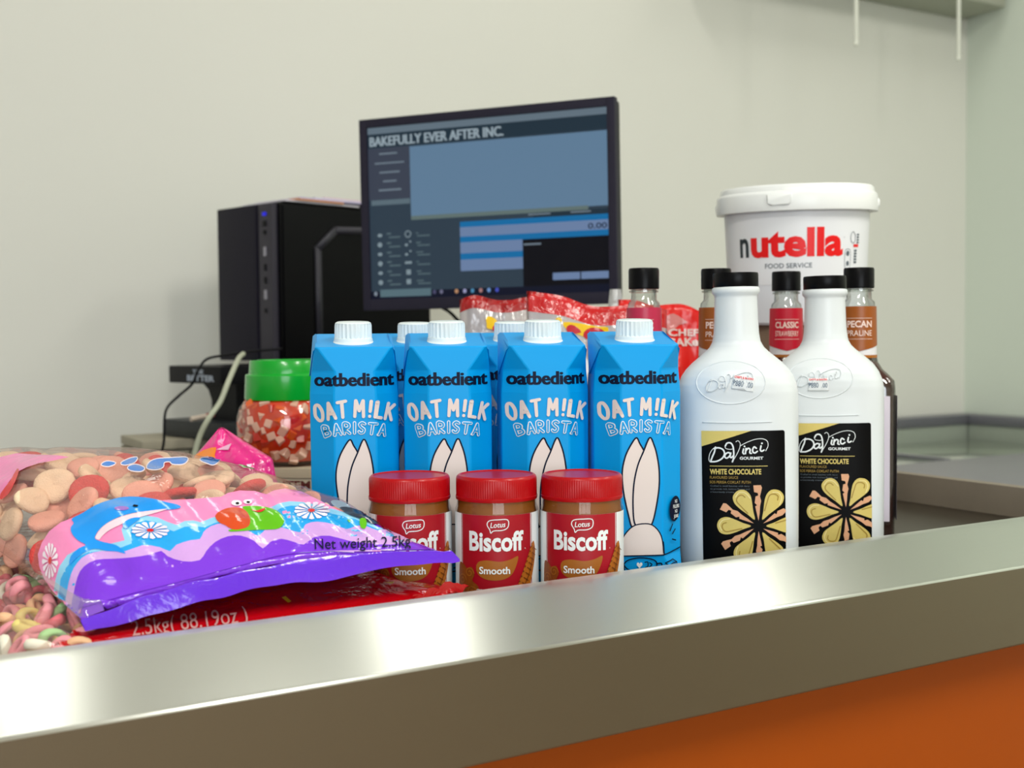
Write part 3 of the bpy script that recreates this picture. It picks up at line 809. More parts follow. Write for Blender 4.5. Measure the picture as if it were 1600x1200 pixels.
# ------------------------------------------------------------------ syrup bottles behind
def make_syrup(kind, lab, words):
    colr = {'pecan': '#9a5218', 'strawberry': '#c4102e', 'rose': '#c22c4e'}[kind]
    liq = {'pecan': '#3a0c05', 'strawberry': '#5a0510', 'rose': '#5a0510'}[kind]
    t = thing('syrup_bottle', lab, 'bottle', group='small black-capped syrup bottles')
    def sq(z, a, n): return [(a * math.copysign(abs(math.sin(th)) ** (2 / n), math.sin(th)), -a * math.copysign(abs(math.cos(th)) ** (2 / n), math.cos(th)), z) for th in [2 * PI * k / 48 for k in range(48)]]
    rings = [sq(0, .033, 5), sq(.003, .0355, 6), (sq(.155, .0358, 6)), sq(.163, .0350, 5), sq(.168, .031, 4), sq(.174, .0245, 3), sq(.182, .0195, 2.2), sq(.190, .0178, 2), sq(.238, .0168, 2), sq(.2445, .0160, 2), sq(.2480, .0130, 2), sq(.2600, .0128, 2)]
    loft('liquid', [[(x * .975, y * .975, z + .001) for x, y, z in r] for r in rings[:8]], mat('syrup_' + kind, liq, rough=.15, coat=.6, vary=.1), t, 40)
    loft('glass_body', rings, M_glass, t, 40)
    lathe('neck_ring', [(.0130, .2555), (.0148, .2558), (.0148, .2575), (.0130, .258)], M_glass, t, 32)
    ribbed('cap', [(.0120, .2590), (.0150, .2590), (.0156, .2598), (.0156, .2785), (.0148, .2803), (.0001, .2805)], M_blackcap, t, 0, 40, .0003, .0156, body=(.2600, .2780))
    lathe('neck_label', [(.0182, .186), (.01815, .192), (.0172, .2395)], mat('neck_label_white', '#e4e2e4', rough=.5), t, 48)
    mp = lambda x, z, o: Vector(((.0182 - (z - .186) * .018 + .0004 + o) * math.sin(x / .0178), -(.0182 - (z - .186) * .018 + .0004 + o) * math.cos(x / .0178), z))
    h = PI * .0178
    d = D2().poly([(-h, .240), (h, .240), (h, .2080), (.0, .1935), (-h, .2080)]); d.build('label_colour', mat('label_' + kind, colr, rough=.35, vary=.02), t, mp, .0002, .0015, .008)
    d = D2().rect(-h, .1865, h, .1895); d.build('label_band', mat('band', '#a8641c', rough=.4), t, mp, .0002, .0015)
    d = D2().rect(-.0135, .2275, .0135, .2279).rect(-.0135, .2060, .0135, .2064)
    d.text(words[0], 0, .2185, width=.0255, height=.0068, bold=.03).text(words[1], 0, .2095, width=.0255, height=.0060, bold=.005)
    d.build('label_lettering', M_pinkw, t, mp, .0005, .0015)
    mpf = lambda x, z, o: Vector((x, -.0362 - o, z))
    for rz_ in (0, 1, 2, 3):
        q = D2().rect(-.029, .020, .029, .148).build('body_label', mat('body_label', '#d9d0dc', rough=.5), t, mpf, .0004)
        q.rotation_euler = (0, 0, rz_ * PI / 2)
    return t
M_pinkw = mat('pinkish_white_print', '#eed3c8', rough=.5, vary=0)
PEC, STR = ('PECAN', 'PRALINE'), ('CLASSIC', 'STRAWBERRY')
for (px, Y, kind, lab, words, rz) in ((1006, 1.215, 'rose', 'black-capped syrup bottle with pinkish red neck label behind the rightmost blue carton', STR, 35),
                                     (1119, 1.235, 'pecan', 'black-capped syrup bottle with brown neck label behind the left white sauce bottle', PEC, 12),
                                     (1228.5, 1.305, 'strawberry', 'black-capped syrup bottle with bright red neck label between the white sauce bottles', STR, 16),
                                     (1342, 1.242, 'pecan', 'rightmost black-capped syrup bottle, brown neck label clear of the sauce bottles', PEC, 10)):
    b = make_syrup(kind, lab, words); p = at(px, 440, Y)
    b.location = (p.x, Y, REST); b.rotation_euler = (0, 0, -math.atan2(p.x, Y) + math.radians({1006: -10, 1119: 6, 1228.5: 3, 1342: 3}[px]))

# ------------------------------------------------------------------ chocolate spread tub on a box
def tub_r(z): return .0835 + (z) / .150 * .0065
bk = thing('spread_tub', 'large white tub of hazelnut spread with snap-on lid, behind the bottles', 'tub')
TR = [(.070, 0), (.081, .001), (.0835, .004)] + [(tub_r(z), z) for z in (.03, .06, .09, .12, .140)] + [(.0905, .142), (.0905, .150)]
lathe('bucket', TR, mat('tub_plastic', '#e9edf4', rough=.3, vary=0), bk, 96)
lathe('lid', [(.0905, .1385), (.0995, .1385), (.1000, .1400), (.0992, .1580), (.0985, .1600), (.0955, .1625), (.0945, .1680), (.0925, .1700), (.0900, .1695), (.0890, .1670), (.0001, .1670)], mat('tub_lid', '#f4f7f6', rough=.28, vary=0), bk, 96)
tm = lambda x, z, o: Vector(((tub_r(z) + .0002 + o) * math.sin(x / .088), -(tub_r(z) + .0002 + o) * math.cos(x / .088), z))
h = PI * .088
D2().rect(-h, .050, h, .137).build('label', mat('tub_label', '#eef0f4', rough=.35, vary=0), bk, tm, .0002, .004)
d = D2().text('n', -.0612, .0850, width=.0150, height=.0335, bold=.025); d.build('brand_initial', M_nutblk, bk, tm, .0006, .002)
d = D2().text('utella', .0082, .0850, width=.1165, height=.0335, bold=.04); d.build('brand_lettering', M_nutred, bk, tm, .0006, .002)
d = D2().text('FOOD SERVICE', -.0020, .0700, width=.0570, height=.0060, bold=.008).text('R', .0685, .1045, width=.0012, height=.0016)
for (x0, z0, x1, z1) in ((.0700, .068, .0790, .091),):
    d.stroke([(x0, z0 + .003), (x0, z1 - .003), (x0 + .003, z1), (x1 - .003, z1), (x1, z1 - .003), (x1, z0 + .003), (x1 - .003, z0), (x0 + .003, z0)], .0006, 3, True)
d.ell(.0745, .086, .0025, .0032).ell(.0745, .074, .0022, .0030)
d.stroke([(.0800, .100), (.0790, .108), (.0830, .112), (.0870, .107), (.0860, .099)], .0008, 3, True)
for k in range(5): d.rect(.0855 + .0000, .074 + k * .0035, .0905, .0765 + k * .0035)
for k in range(4): d.rect(.0900, .098 + k * .0032, .0945, .0999 + k * .0032)
d.build('small_print', M_grey, bk, tm, .0006, .002)['kind'] = 'stuff'
D2().rect(.0840, .0935, .0935, .0970).build('small_badge', M_nutred, bk, tm, .0007, .002)
lm = lambda x, z, o: Vector(((.0992 + .0008 * (.158 - z) / .018 + o) * math.sin(x / .0995), -(.0992 + .0008 * (.158 - z) / .018 + o) * math.cos(x / .0995), z))
tb = D2().poly([(-.026, .1575), (.004, .1575), (.003, .1475), (.000, .1450), (-.021, .1450), (-.0245, .1475)]).build('lid_tab', mat('tub_tab', '#f4f7f6', rough=.28, vary=0), bk, lm, .0010, .003)
sd = tb.modifiers.new('s', 'SOLIDIFY'); sd.thickness = .0016; sd.offset = 0
p = at(1244.5, 400, 1.515)
for sg in (-1, 1):
    e = lathe('handle_lug', [(.001, 0), (.006, .0005), (.0068, .004), (.004, .006)], bpy.data.materials['tub_lid'], bk, 20)
    e.location = (sg * .0955, 0, .148); e.rotation_euler = (0, sg * PI / 2, 0)
tz = at(1244.5, 296, 1.515).z
bk.location = (p.x, 1.515, tz - .170); bk.rotation_euler = (math.radians(2.6), 0, math.radians(-5) - math.atan2(p.x, 1.515))
zb = tz - .172 + .0035
cb = thing('cardboard_box', 'plain brown cardboard box behind the bottles carrying the white tub', 'box', (p.x - .020, 1.525, REST), rz=ANG_U)
box('carton_body', -.058, .058, -.070, .070, 0, zb - TAB - .005, M_cardbr, cb, .002)
box('tape', -.020, .020, -.0708, .0708, .01, zb - TAB - .0045, M_tape, cb, .0005)

# ------------------------------------------------------------------ candy bags on the counter
def ilist(L, x, sm=True):
    for a, b in zip(L, L[1:]):
        if x <= b[0]:
            t = max(0, (x - a[0]) / (b[0] - a[0]))
            if sm: t = t * t * (3 - 2 * t) * .35 + t * .65
            return a[1] + (b[1] - a[1]) * t
    return L[-1][1]
def pillow(t, pos, nu, nv, parts, u0=0, u1=1, v0=0, v1=1):
    """closed lying bag: pos(u, v, side) -> Vector; parts: list of (name, material, test(u, v, side))"""
    top = [[pos(u0 + (u1 - u0) * i / nu, v0 + (v1 - v0) * j / nv, 1) for j in range(nv + 1)] for i in range(nu + 1)]
    bot = [[pos(u0 + (u1 - u0) * i / nu, v0 + (v1 - v0) * j / nv, -1) for j in range(nv + 1)] for i in range(nu + 1)]
    out = []
    for name, m, test in parts:
        vs, fs, idx = [], [], {}
        def vid(sd, i, j):
            if i in (0, nu) or j in (0, nv): sd = 1
            k = (sd, i, j)
            if k not in idx: idx[k] = len(vs); vs.append((top if sd > 0 else bot)[i][j])
            return idx[k]
        for sd in (1, -1):
            for i in range(nu):
                for j in range(nv):
                    if test((i + .5) / nu, (j + .5) / nv, sd):
                        q = (vid(sd, i, j), vid(sd, i + 1, j), vid(sd, i + 1, j + 1), vid(sd, i, j + 1))
                        fs.append(q if sd > 0 else q[::-1])
        if fs:
            me = bpy.data.meshes.new(name); me.from_pydata([tuple(v) for v in vs], [], fs); me.update()
            out.append(link(name, me, t, m, 180))
    bv = BVHTree.FromPolygons([top[i][j] for i in range(nu + 1) for j in range(nv + 1)],
                              [(i * (nv + 1) + j, (i + 1) * (nv + 1) + j, (i + 1) * (nv + 1) + j + 1, i * (nv + 1) + j + 1) for i in range(nu) for j in range(nv)])
    return out, bv
def px_map(bv, back=None):
    """lays artwork measured in the photograph onto a bag surface"""
    o0 = Vector((0, 0, CAMZ))
    def fn(px, py, off):
        for k in range(14):
            d = (CAM_ROT @ Vector(((px - 800) / FPX, -(py - 600) / FPX, -1))).normalized()
            h, n, i, ds = bv.ray_cast(o0, d)
            if h is not None:
                if n.dot(d) > 0: n = -n
                return h + n * off
            if back is None: return None
            px += back[0]; py += back[1]
        return None
    return fn
FL, FR = at(128, 968, .738), at(690, 862, .862)
BLx = Vector((-.545, 1.03)); RP = [(0, (-.052, .862)), (.25, (-.124, .925)), (.5, (-.188, .985)), (.75, (-.252, 1.045)), (1, (-.315, 1.105))]
PV = [(0, 0), (.04, .22), (.10, .46), (.18, .68), (.30, .88), (.45, .99), (.60, 1.0), (.78, .92), (.90, .66), (1, 0)]
PU = [(0, 0), (.03, .42), (.08, .70), (.16, .90), (.30, .99), (.55, 1.0), (.72, .93), (.85, .74), (.94, .44), (1, 0)]
def up_xy(u, v):
    L = Vector((FL.x, FL.y)).lerp(BLx, v)
    R = Vector((ilist([(a, b[0]) for a, b in RP], v, False), ilist([(a, b[1]) for a, b in RP], v, False)))
    return L.lerp(R, u)
def up_pos(u, v, sd, wr=1.0):
    p = up_xy(u, v)
    zs = FL.z + (FR.z - FL.z) * u + .013 * math.sin(PI * u) ** .8; zb = .968 - .006 * u
    base = zs + (zb - zs) * min(1, v * 1.4)
    base += .012 * (1 - u) ** 4 * math.sin(PI * min(1, v))
    if sd > 0:
        h = .060 * ilist(PV, v) * ilist(PU, u)
        w = noise.noise(Vector((u * 5, v * 6, 3.1))) * .0045 + noise.noise(Vector((u * 14, v * 9, 7.7))) * .0018
        cr = math.exp(-v * 8) * .0052 * math.sin(u * 46 + 3 * noise.noise(Vector((u * 3, v * 3, 1)))) 
        return Vector((p.x, p.y, base + h + (w * min(1, h / .02) + cr * min(1, v * 12) * min(1, h / .01)) * wr))
    h = -.016 * min(1, ilist(PV, v)) * min(1, ilist(PU, u))
    return Vector((p.x, p.y, max(base + h, .9575 - .011 * max(0, 1 - v * 6))))
M_film = film('bag_film', (1, .96, .96), .06, .10, .05, (1, .84, .80), bump=.6, bscale=26)
ub = thing('candy_bag', 'clear candy bag printed with purple clouds and a dolphin, on top', 'candy bag')
pfr = lambda u: .07 + .05 * min(1, u * 8)
F_pur = foil('purple_print', '#7a34d8', .55, 30)
_, UB = pillow(ub, up_pos, 110, 90, [('film_shell', M_film, lambda u, v, s: v >= (pfr(u) if s > 0 else .45) or (s < 0 and u <= .05)), ('purple_panel', F_pur, lambda u, v, s: v < (pfr(u) if s > 0 else .45) and (s > 0 or u > .05))])
um = px_map(UB, (.6, 3.0))
def art(D, name, m, off, bv_map=um, par=ub, sx=7, sy=7): return D.build(name, m, par, bv_map, off, sx, sy)
F_pink = foil('pink_print', '#f58cc0', .3, 30); F_pinkl = foil('light_pink_print', '#f7b6d8', .3, 30)
F_blue = foil('cloud_blue_print', '#1fa3ea', .3, 30); F_bluel = foil('light_blue_print', '#8fd0f0', .3, 30)
F_lil = foil('lilac_print', '#cfa0e2', .35, 30); 
F_dol = foil('dolphin_blue_print', '#0d94f0', .2, 30); F_bel = foil('belly_print', '#f0d3e0', .2, 30)
F_org = foil('orange_print', '#d2481a', .2, 30); F_grn = foil('green_print', '#5fb80e', .2, 30)
F_wht = foil('petal_print', '#f4e6f2', .2, 30); F_rd = foil('red_print', '#d8101c', .3, 30)
F_dk = foil('dark_print', '#1c2c44', .2, 30); F_let = foil('blue_letter_print', '#1478d8', .2, 30); F_gry = foil('grey_blue_print', '#7f93a8', .2, 30)
pink = [(118, 988), (100, 940), (84, 925), (70, 905), (62, 885), (60, 866), (66, 848), (78, 830), (95, 817), (118, 808), (150, 795), (190, 783), (240, 783), (290, 781), (345, 777), (356, 771), (375, 767), (398, 768), (416, 773), (428, 767), (445, 764), (470, 768), (492, 779), (520, 793), (560, 811), (600, 828), (640, 842), (672, 853), (697, 862), (682, 868), (600, 868), (520, 862), (440, 866), (380, 862), (300, 890), (200, 892), (142, 905), (128, 950)]
art(D2().poly(pink), 'pink_cloud_print', F_pink, .0004)
bluel = [(104, 975), (84, 930), (88, 905), (94, 885), (106, 868), (125, 857), (152, 855), (195, 845), (190, 828), (196, 816), (208, 809), (226, 806), (246, 809), (262, 816), (276, 821), (288, 815), (302, 814), (314, 817), (330, 810), (346, 806), (380, 806), (424, 793), (436, 787), (452, 784), (472, 785), (492, 789), (520, 796), (555, 806), (590, 824), (630, 836), (660, 846), (682, 868), (600, 868), (520, 862), (440, 866), (380, 862), (300, 890), (200, 892), (142, 905), (128, 950)]
art(D2().poly(bluel), 'cloud_print', F_bluel, .0005)
bluec = [(108, 975), (92, 935), (96, 905), (104, 888), (116, 874), (138, 864), (180, 860), (206, 850), (204, 830), (212, 818), (228, 814), (244, 817), (258, 826), (272, 831), (288, 824), (304, 823), (320, 825), (336, 818), (352, 815), (390, 815), (430, 800), (440, 794), (455, 791), (474, 792), (494, 797), (524, 805), (555, 812), (590, 828), (630, 840), (660, 850), (682, 868), (600, 868), (520, 862), (440, 866), (380, 862), (300, 890), (200, 892), (142, 905), (128, 950)]
art(D2().poly(bluec), 'cloud_print', F_blue, .0006)
lil = [(112, 985), (104, 948), (106, 925), (112, 898), (122, 880), (136, 868), (160, 862), (196, 862), (222, 853), (250, 856), (266, 862), (276, 852), (298, 845), (312, 843), (318, 832), (330, 823), (350, 818), (372, 822), (392, 833), (404, 838), (414, 829), (432, 824), (450, 828), (468, 833), (478, 820), (496, 816), (520, 820), (540, 828), (552, 824), (570, 822), (590, 830), (604, 826), (622, 828), (650, 840), (697, 858), (682, 868), (600, 868), (520, 862), (440, 866), (380, 862), (300, 890), (200, 892), (142, 905), (128, 950)]
art(D2().poly(lil, 2), 'cloud_print', F_lil, .0007)
pur = [(116, 990), (112, 955), (117, 925), (122, 902), (132, 886), (150, 876), (176, 874), (205, 872), (232, 868), (252, 862), (262, 870), (286, 878), (312, 876), (322, 862), (336, 848), (356, 839), (376, 838), (396, 846), (410, 858), (422, 848), (440, 843), (460, 848), (474, 852), (490, 841), (515, 838), (545, 846), (575, 850), (610, 852), (650, 848), (699, 856), (692, 860), (600, 860), (469, 864), (400, 878), (300, 905), (200, 930), (140, 947), (124, 955)]
art(D2().poly(pur, 2), 'cloud_print', F_pur, .0008)
# dolphin
dol = [(113, 812), (128, 804), (150, 791), (172, 783), (195, 778), (218, 778), (240, 781), (258, 786), (276, 790), (282, 794), (274, 797), (250, 799), (222, 801), (200, 805), (182, 811), (166, 820), (156, 829), (150, 838), (150, 844), (162, 848), (180, 852), (190, 858), (197, 866), (184, 863), (168, 862), (148, 859), (134, 864), (120, 874), (110, 884), (112, 870), (124, 858), (134, 853), (122, 846), (113, 836), (111, 826), (116, 819)]
art(D2().poly(dol, 3), 'dolphin_print', F_dol, .0010, sx=5, sy=5)
bel = [(262, 797), (225, 801), (196, 807), (176, 815), (162, 824), (153, 835), (150, 842), (156, 845), (162, 838), (172, 830), (190, 821), (212, 812), (240, 804)]
art(D2().poly(bel, 3), 'belly_print', F_bel, .0012, sx=5, sy=5)
art(D2().poly([(192, 820), (204, 812), (219, 811), (208, 820), (196, 828)], 3), 'fin_print', F_dol, .0013, sx=5, sy=5)
art(D2().ell(190, 796.5, 11, 3.2), 'cheek_print', foil('cheek', '#9a6cc8', .1), .0013, sx=5, sy=5)
art(D2().ell(212, 793, 4.5, 1.6).ell(370, 789, 3.2, 1.8).ell(388, 787, 2.8, 1.6), 'eye_print', M_ink, .0016, sx=5, sy=5)
def flower(cx, cy, rx, ry, rot=0):
    d = D2()
    for k in range(13):
        a = 2 * PI * k / 13 + rot; x, y = math.cos(a), math.sin(a)
        d.poly([(cx + rx * .18 * x, cy + ry * .18 * y), (cx + rx * .95 * math.cos(a - .17), cy + ry * .95 * math.sin(a - .17)), (cx + rx * 1.03 * x, cy + ry * 1.03 * y), (cx + rx * .95 * math.cos(a + .17), cy + ry * .95 * math.sin(a + .17))])
    art(d, 'flower_print', F_wht, .0014, sx=5, sy=5)
    art(D2().ell(cx, cy, rx * .2, ry * .2), 'flower_centre', F_rd, .0016, sx=5, sy=5)
flower(235, 831, 30, 13); flower(81, 877, 12, 27, .2); flower(487, 800, 27, 13, .1)
art(D2().poly([(337, 808), (345, 800), (360, 795), (376, 796), (386, 803), (390, 815), (386, 825), (372, 829), (362, 828), (352, 822), (342, 817)], 3), 'snail_shell_print', F_org, .0012, sx=5, sy=5)
art(D2().poly([(378, 794), (395, 792), (415, 794), (432, 800), (441, 809), (443, 819), (436, 827), (420, 829), (395, 830), (362, 832), (358, 829), (372, 828), (384, 825), (390, 816), (386, 804)], 3), 'snail_body_print', F_grn, .0011, sx=5, sy=5)
art(D2().ell(369, 788, 8.5, 4.5).ell(387, 786, 7, 3.6), 'snail_eye_print', F_wht, .0013, sx=5, sy=5)
art(D2().poly([(391, 798), (402, 800), (414, 796), (413, 800), (404, 803)], 2), 'snail_mouth_print', F_rd, .0015, sx=5, sy=5)
art(D2().ell(532, 791, 16, 6, .35), 'wing_print', F_gry, .0011, sx=5, sy=5)
art(D2().poly([(530, 796), (540, 794), (556, 798), (572, 805), (588, 815), (590, 820), (580, 820), (562, 812), (545, 806)], 2), 'wing_print', F_dk, .0013, sx=5, sy=5)
art(D2().poly([(562, 813), (570, 812), (573, 820), (570, 828), (563, 826)], 2).poly([(541, 814), (548, 815), (545, 819)]), 'leaf_print', F_grn, .0014, sx=5, sy=5)
art(D2().poly([(578, 806), (592, 808), (604, 814), (600, 818), (586, 813)]), 'wing_print', foil('maroon_print', '#8a2030', .2), .0012, sx=5, sy=5)
art(D2().text('Net weight 2.5kg', 566, 858, width=150, height=17, flip=-1, rot=-.03, bold=.005), 'net_weight_lettering', M_navy, .0016, sx=6, sy=6)
# blue headline letters and white border at the back of the bag
lets = [[(232, 729), (236, 722), (246, 718), (262, 717), (284, 716), (288, 719), (282, 724), (268, 724), (264, 721), (256, 722), (254, 728), (244, 731)], [(306, 719), (312, 716), (332, 715), (331, 721), (324, 725), (316, 723)], [(206, 728), (216, 725), (228, 729), (224, 733), (210, 732)], [(196, 723), (206, 718), (218, 716), (214, 722), (202, 725)], [(168, 725), (176, 721), (188, 723), (178, 727)]]
for L in lets:
    L = [(250 + (x - 250) * 1.12, 716 + (y - 716) * 1.25 + 1) for x, y in L]
    art(D2().stroke(L, 3, 3, True), 'letter_border', F_wht, .0012, sx=5, sy=5)
    art(D2().poly(L, 3), 'headline_letter', F_let, .0013, sx=5, sy=5)
art(D2().poly([(0, 716), (58, 712), (108, 716), (60, 726), (30, 738), (14, 756), (2, 776)], 2), 'pink_edge_print', foil('hot_pink_print', '#f07cb8', .2), .0010, sx=6, sy=4)
art(D2().poly([(28, 734), (18, 752), (3, 772), (3, 782), (16, 772), (26, 752), (31, 738)], 2), 'red_edge_print', F_rd, .0012, sx=5, sy=5)
art(D2().poly([(370, 722), (382, 717), (396, 720), (392, 730), (380, 733)], 2), 'leaf_print', foil('pale_green_print', '#8fb07a', .2), .0011, sx=5, sy=5)
# ridged heat seam along the front edge
vs, fs = [], []; nu_, nr = 90, 22
for i in range(nu_ + 1):
    u = -0.004 + 1.03 * i / nu_; p = up_pos(min(1, max(0, u)), 0, 1, 0)
    p += (FR - FL) * (u - min(1, max(0, u)))
    wob = noise.noise(Vector((u * 5, 0, 9)))
    fold = math.exp(-((u - .62) / .10) ** 2)
    up_t = max(0, (u - .70) / .30)
    for j in range(nr + 1):
        w = .019 * j / nr
        rid = .0010 * (1 if j % 2 else -1)
        q = p + N * (w * (.75 + .2 * wob)) + Vector((0, 0, -w * (.48 - .20 * up_t - .30 * max(0, 1 - u * 9)) + (rid - .004 * fold) * min(1, w / .004) + .0018 * wob * math.sin(u * 30)))
        vs.append(q)
for i in range(nu_):
    for j in range(nr):
        a = i * (nr + 1) + j; fs.append((a, a + nr + 1, a + nr + 2, a + 1))
sm = mesh('heat_seam', vs, fs, foil('purple_seam', '#6a2bd8', .2, 60, .2), ub, 30)
# lower bag: red front part, clear end with pastel rings
lb = thing('candy_bag', 'red and clear candy bag of pastel rings lying underneath the purple dolphin bag', 'candy bag')
LFL, LFR, LBL, LBR = Vector((-.300, .688)), Vector((-.040, .858)), Vector((-.470, .985)), Vector((-.300, 1.07))
PL = [(0, 0), (.04, .42), (.10, .70), (.2, .92), (.4, 1), (.7, .95), (.9, .6), (1, 0)]
def lo_pos(u, v, sd):
    p = LFL.lerp(LBL, v).lerp(LFR.lerp(LBR, v), u)
    # rounded front left corner
    c = max(0, 1 - u / .10) * max(0, 1 - v / .14); p += Vector((.030, .022)) * c * c
    base = .9185 + .012 * max(0, (u - .9) / .1) * (1 - v)
    if sd > 0:
        h = .034 * ilist(PL, v) * ilist(PL, u if u < .5 else u)
        w = noise.noise(Vector((u * 7, v * 7, 5))) * .004 + noise.noise(Vector((u * 22, v * 9, 2))) * .0025
        return Vector((p.x, p.y, min(base + h + w * min(1, h / .012), .9505 - .024 * max(0, 1 - v / .42))))
    h = .0165 * min(1, ilist(PL, v) * 1.4) * min(1, ilist(PL, u) * 1.4)
    return Vector((p.x, p.y, base - h))
M_rfoil = foil('red_foil', '#b8060e', .6, 34, .14)  # red deepened to carry the shade under the upper bag
red_test = lambda u, v, s: u > .075 + .80 * v + .01 * math.sin(v * 19)
_, LB = pillow(lb, lo_pos, 110, 70, [('film_shell', film('bag_film_lower', (1, .98, .96), .06, .10, .05, (1, .9, .85), bump=.35, bscale=30), lambda u, v, s: not red_test(u, v, s)),
                                       ('red_panel', M_rfoil, red_test)])
lm_ = px_map(LB)
D2().text('2.5kg( 88.19oz )', 297, 984, width=182, height=25, flip=-1, rot=-.125).build('weight_lettering', foil('faded_print', '#c89090', .2), lb, lm_, .0012, 6, 6)
D2().poly([(440, 936), (450, 944), (455, 942), (446, 934)]).poly([(600, 912), (616, 911), (612, 915)]).build('yellow_print', foil('yellow_print', '#d8a010', .2), lb, lm_, .0012, 6, 6)
# gussets of crumpled film at the right tip of the red bag
vs = []; fs = []
for i in range(25):
    u = .93 + .11 * i / 24
    p = LFL.lerp(LFR, u)
    for j in range(7):
        w = .018 * j / 6
        vs.append(Vector((p.x, p.y, .921 + .008 * (u - .93) / .11)) + N * w * .4 + Vector((-.02 * (j / 6), .004, w * .25 + .0008 * (j % 2) + .002 * math.sin(i * .7))))
for i in range(24):
    for j in range(6):
        a = i * 7 + j; fs.append((a, a + 7, a + 8, a + 1))
mesh('seam_tip', vs, fs, M_rfoil, lb, 50)

# candies
def disc_mesh(name, R, T, m, seg=20):
    pr = [(.0001, -T / 2), (R * .7, -T / 2), (R * .93, -T * .38), (R, -T * .12), (R, T * .12), (R * .93, T * .38), (R * .7, T / 2), (.0001, T / 2 * .9)]
    vs, fs = [], []
    for (r_, z) in pr:
        for k in range(seg):
            a = 2 * PI * k / seg; rr = r_ * (1 + .05 * math.sin(3 * a)); vs.append((rr * math.cos(a), rr * .94 * math.sin(a), z + .0006 * math.sin(2 * a)))
    for i in range(len(pr) - 1):
        for k in range(seg): fs.append((i * seg + k, i * seg + (k + 1) % seg, (i + 1) * seg + (k + 1) % seg, (i + 1) * seg + k))
    me = bpy.data.meshes.new(name); me.from_pydata(vs, [], fs); me.materials.append(m); me.shade_smooth(); me.update(); return me
CND = [('gummy_disc', disc_mesh('gummy', .0150, .0072, mat('cream_gummy', '#ffdcb8', rough=.65, vary=.06, vscale=60, bump=.5, bscale=900)), 'cream coloured sugared gummy disc inside the dolphin candy bag', 'cream gummies'),
       ('gummy_disc', disc_mesh('gummy', .0150, .0072, mat('peach_gummy', '#fbb39c', rough=.65, vary=.1, vscale=60, bump=.5, bscale=900)), 'peach pink sugared gummy disc inside the dolphin candy bag', 'peach gummies'),
       ('gummy_disc', disc_mesh('gummy', .0158, .0076, mat('coral_gummy', '#ee4c48', rough=.7, vary=.2, vscale=500, bump=.8, bscale=900)), 'coral red sugared gummy disc inside the dolphin candy bag', 'coral gummies')]
rnd = random.Random(11)
def put(name, me, label, cat, grp, loc, rot, sc=1):
    o = bpy.data.objects.new(name, me); COL.objects.link(o); o.location = loc; o.rotation_euler = rot; o.scale = (sc,) * 3
    tag(o, label, cat, grp); return o
placed = []
for layer, (cnt, dep, md) in enumerate(((105, .0105, .0185), (85, .026, .0190))):
    tries = 0; got = []
    while len(got) < cnt and tries < 6000:
        tries += 1
        u = rnd.uniform(.03, .93); v = rnd.uniform(.10, .92)
        p = up_pos(u, v, 1)
        top_h = p.z - .9555
        if top_h < dep + .008: continue
        c = p - Vector((0, 0, dep))
        if any((c - q).length < md for q in got): continue
        got.append(c)
        e = .003
        gx = (up_pos(u + .02, v, 1) - up_pos(u - .02, v, 1)); gy = (up_pos(u, v + .02, 1) - up_pos(u, v - .02, 1))
        nrm = gx.cross(gy).normalized()
        if nrm.z < 0: nrm = -nrm
        nrm = (nrm * (.6 if layer == 0 else 1) + Vector((rnd.uniform(-.6, .6), rnd.uniform(-1.0, .35), 0))).normalized()
        k = rnd.choices([0, 1, 2], [5, 3.8, 2.8])[0]
        q = nrm.to_track_quat('Z', 'Y').to_euler()
        nm, me, lab, grp = CND[k]
        put(nm, me, lab, 'candy', grp, c - Vector((0, 0, .002)), q, rnd.uniform(.80, 1.02))
def ring_mesh(name, m, R=.0072, r_=.0032, seg=18, rs=8):
    vs, fs = [], []
    for i in range(seg):
        a = 2 * PI * i / seg
        for k in range(rs):
            b = 2 * PI * k / rs; rr = R + r_ * math.cos(b); vs.append((rr * math.cos(a), .72 * rr * math.sin(a), r_ * 1.15 * math.sin(b)))
    for i in range(seg):
        for k in range(rs): fs.append((i * rs + k, ((i + 1) % seg) * rs + k, ((i + 1) % seg) * rs + (k + 1) % rs, i * rs + (k + 1) % rs))
    me = bpy.data.meshes.new(name); me.from_pydata(vs, [], fs); me.materials.append(m); me.shade_smooth(); me.update(); return me
RNG = [(ring_mesh('ring', mat(n + '_ring_candy', c, rough=.6, vary=.12, vscale=80, sss=.2)), n) for n, c in (('pink', '#ee9aa4'), ('peach', '#f0bc92'), ('green', '#a9cf94'), ('yellow', '#efdc86'), ('white', '#f0ead8'), ('rose', '#e0707c'))]
got = []; tries = 0
while len(got) < 210 and tries < 14000:
    tries += 1
    v = rnd.uniform(.02, .75); u = rnd.uniform(.005, .14 + .35 * v); d_ = rnd.uniform(.004, .024)
    p = lo_pos(u, v, 1); b_ = lo_pos(u, v, -1)
    if p.z - d_ < b_.z + .002: continue
    c = Vector((p.x, p.y, p.z - d_)); 
    if any((c - q).length < .0118 for q in got): continue
    got.append(c)
    me, n = RNG[rnd.choices(range(6), [6, 4, 1.2, 1.2, 1.6, 2])[0]]
    put('candy_ring', me, n + ' pastel ring candy inside the clear end of the lower red bag', 'candy', n + ' ring candies', c, (rnd.uniform(0, 2.8), rnd.uniform(-.9, .9), rnd.uniform(0, 6)), rnd.uniform(.85, 1.05))

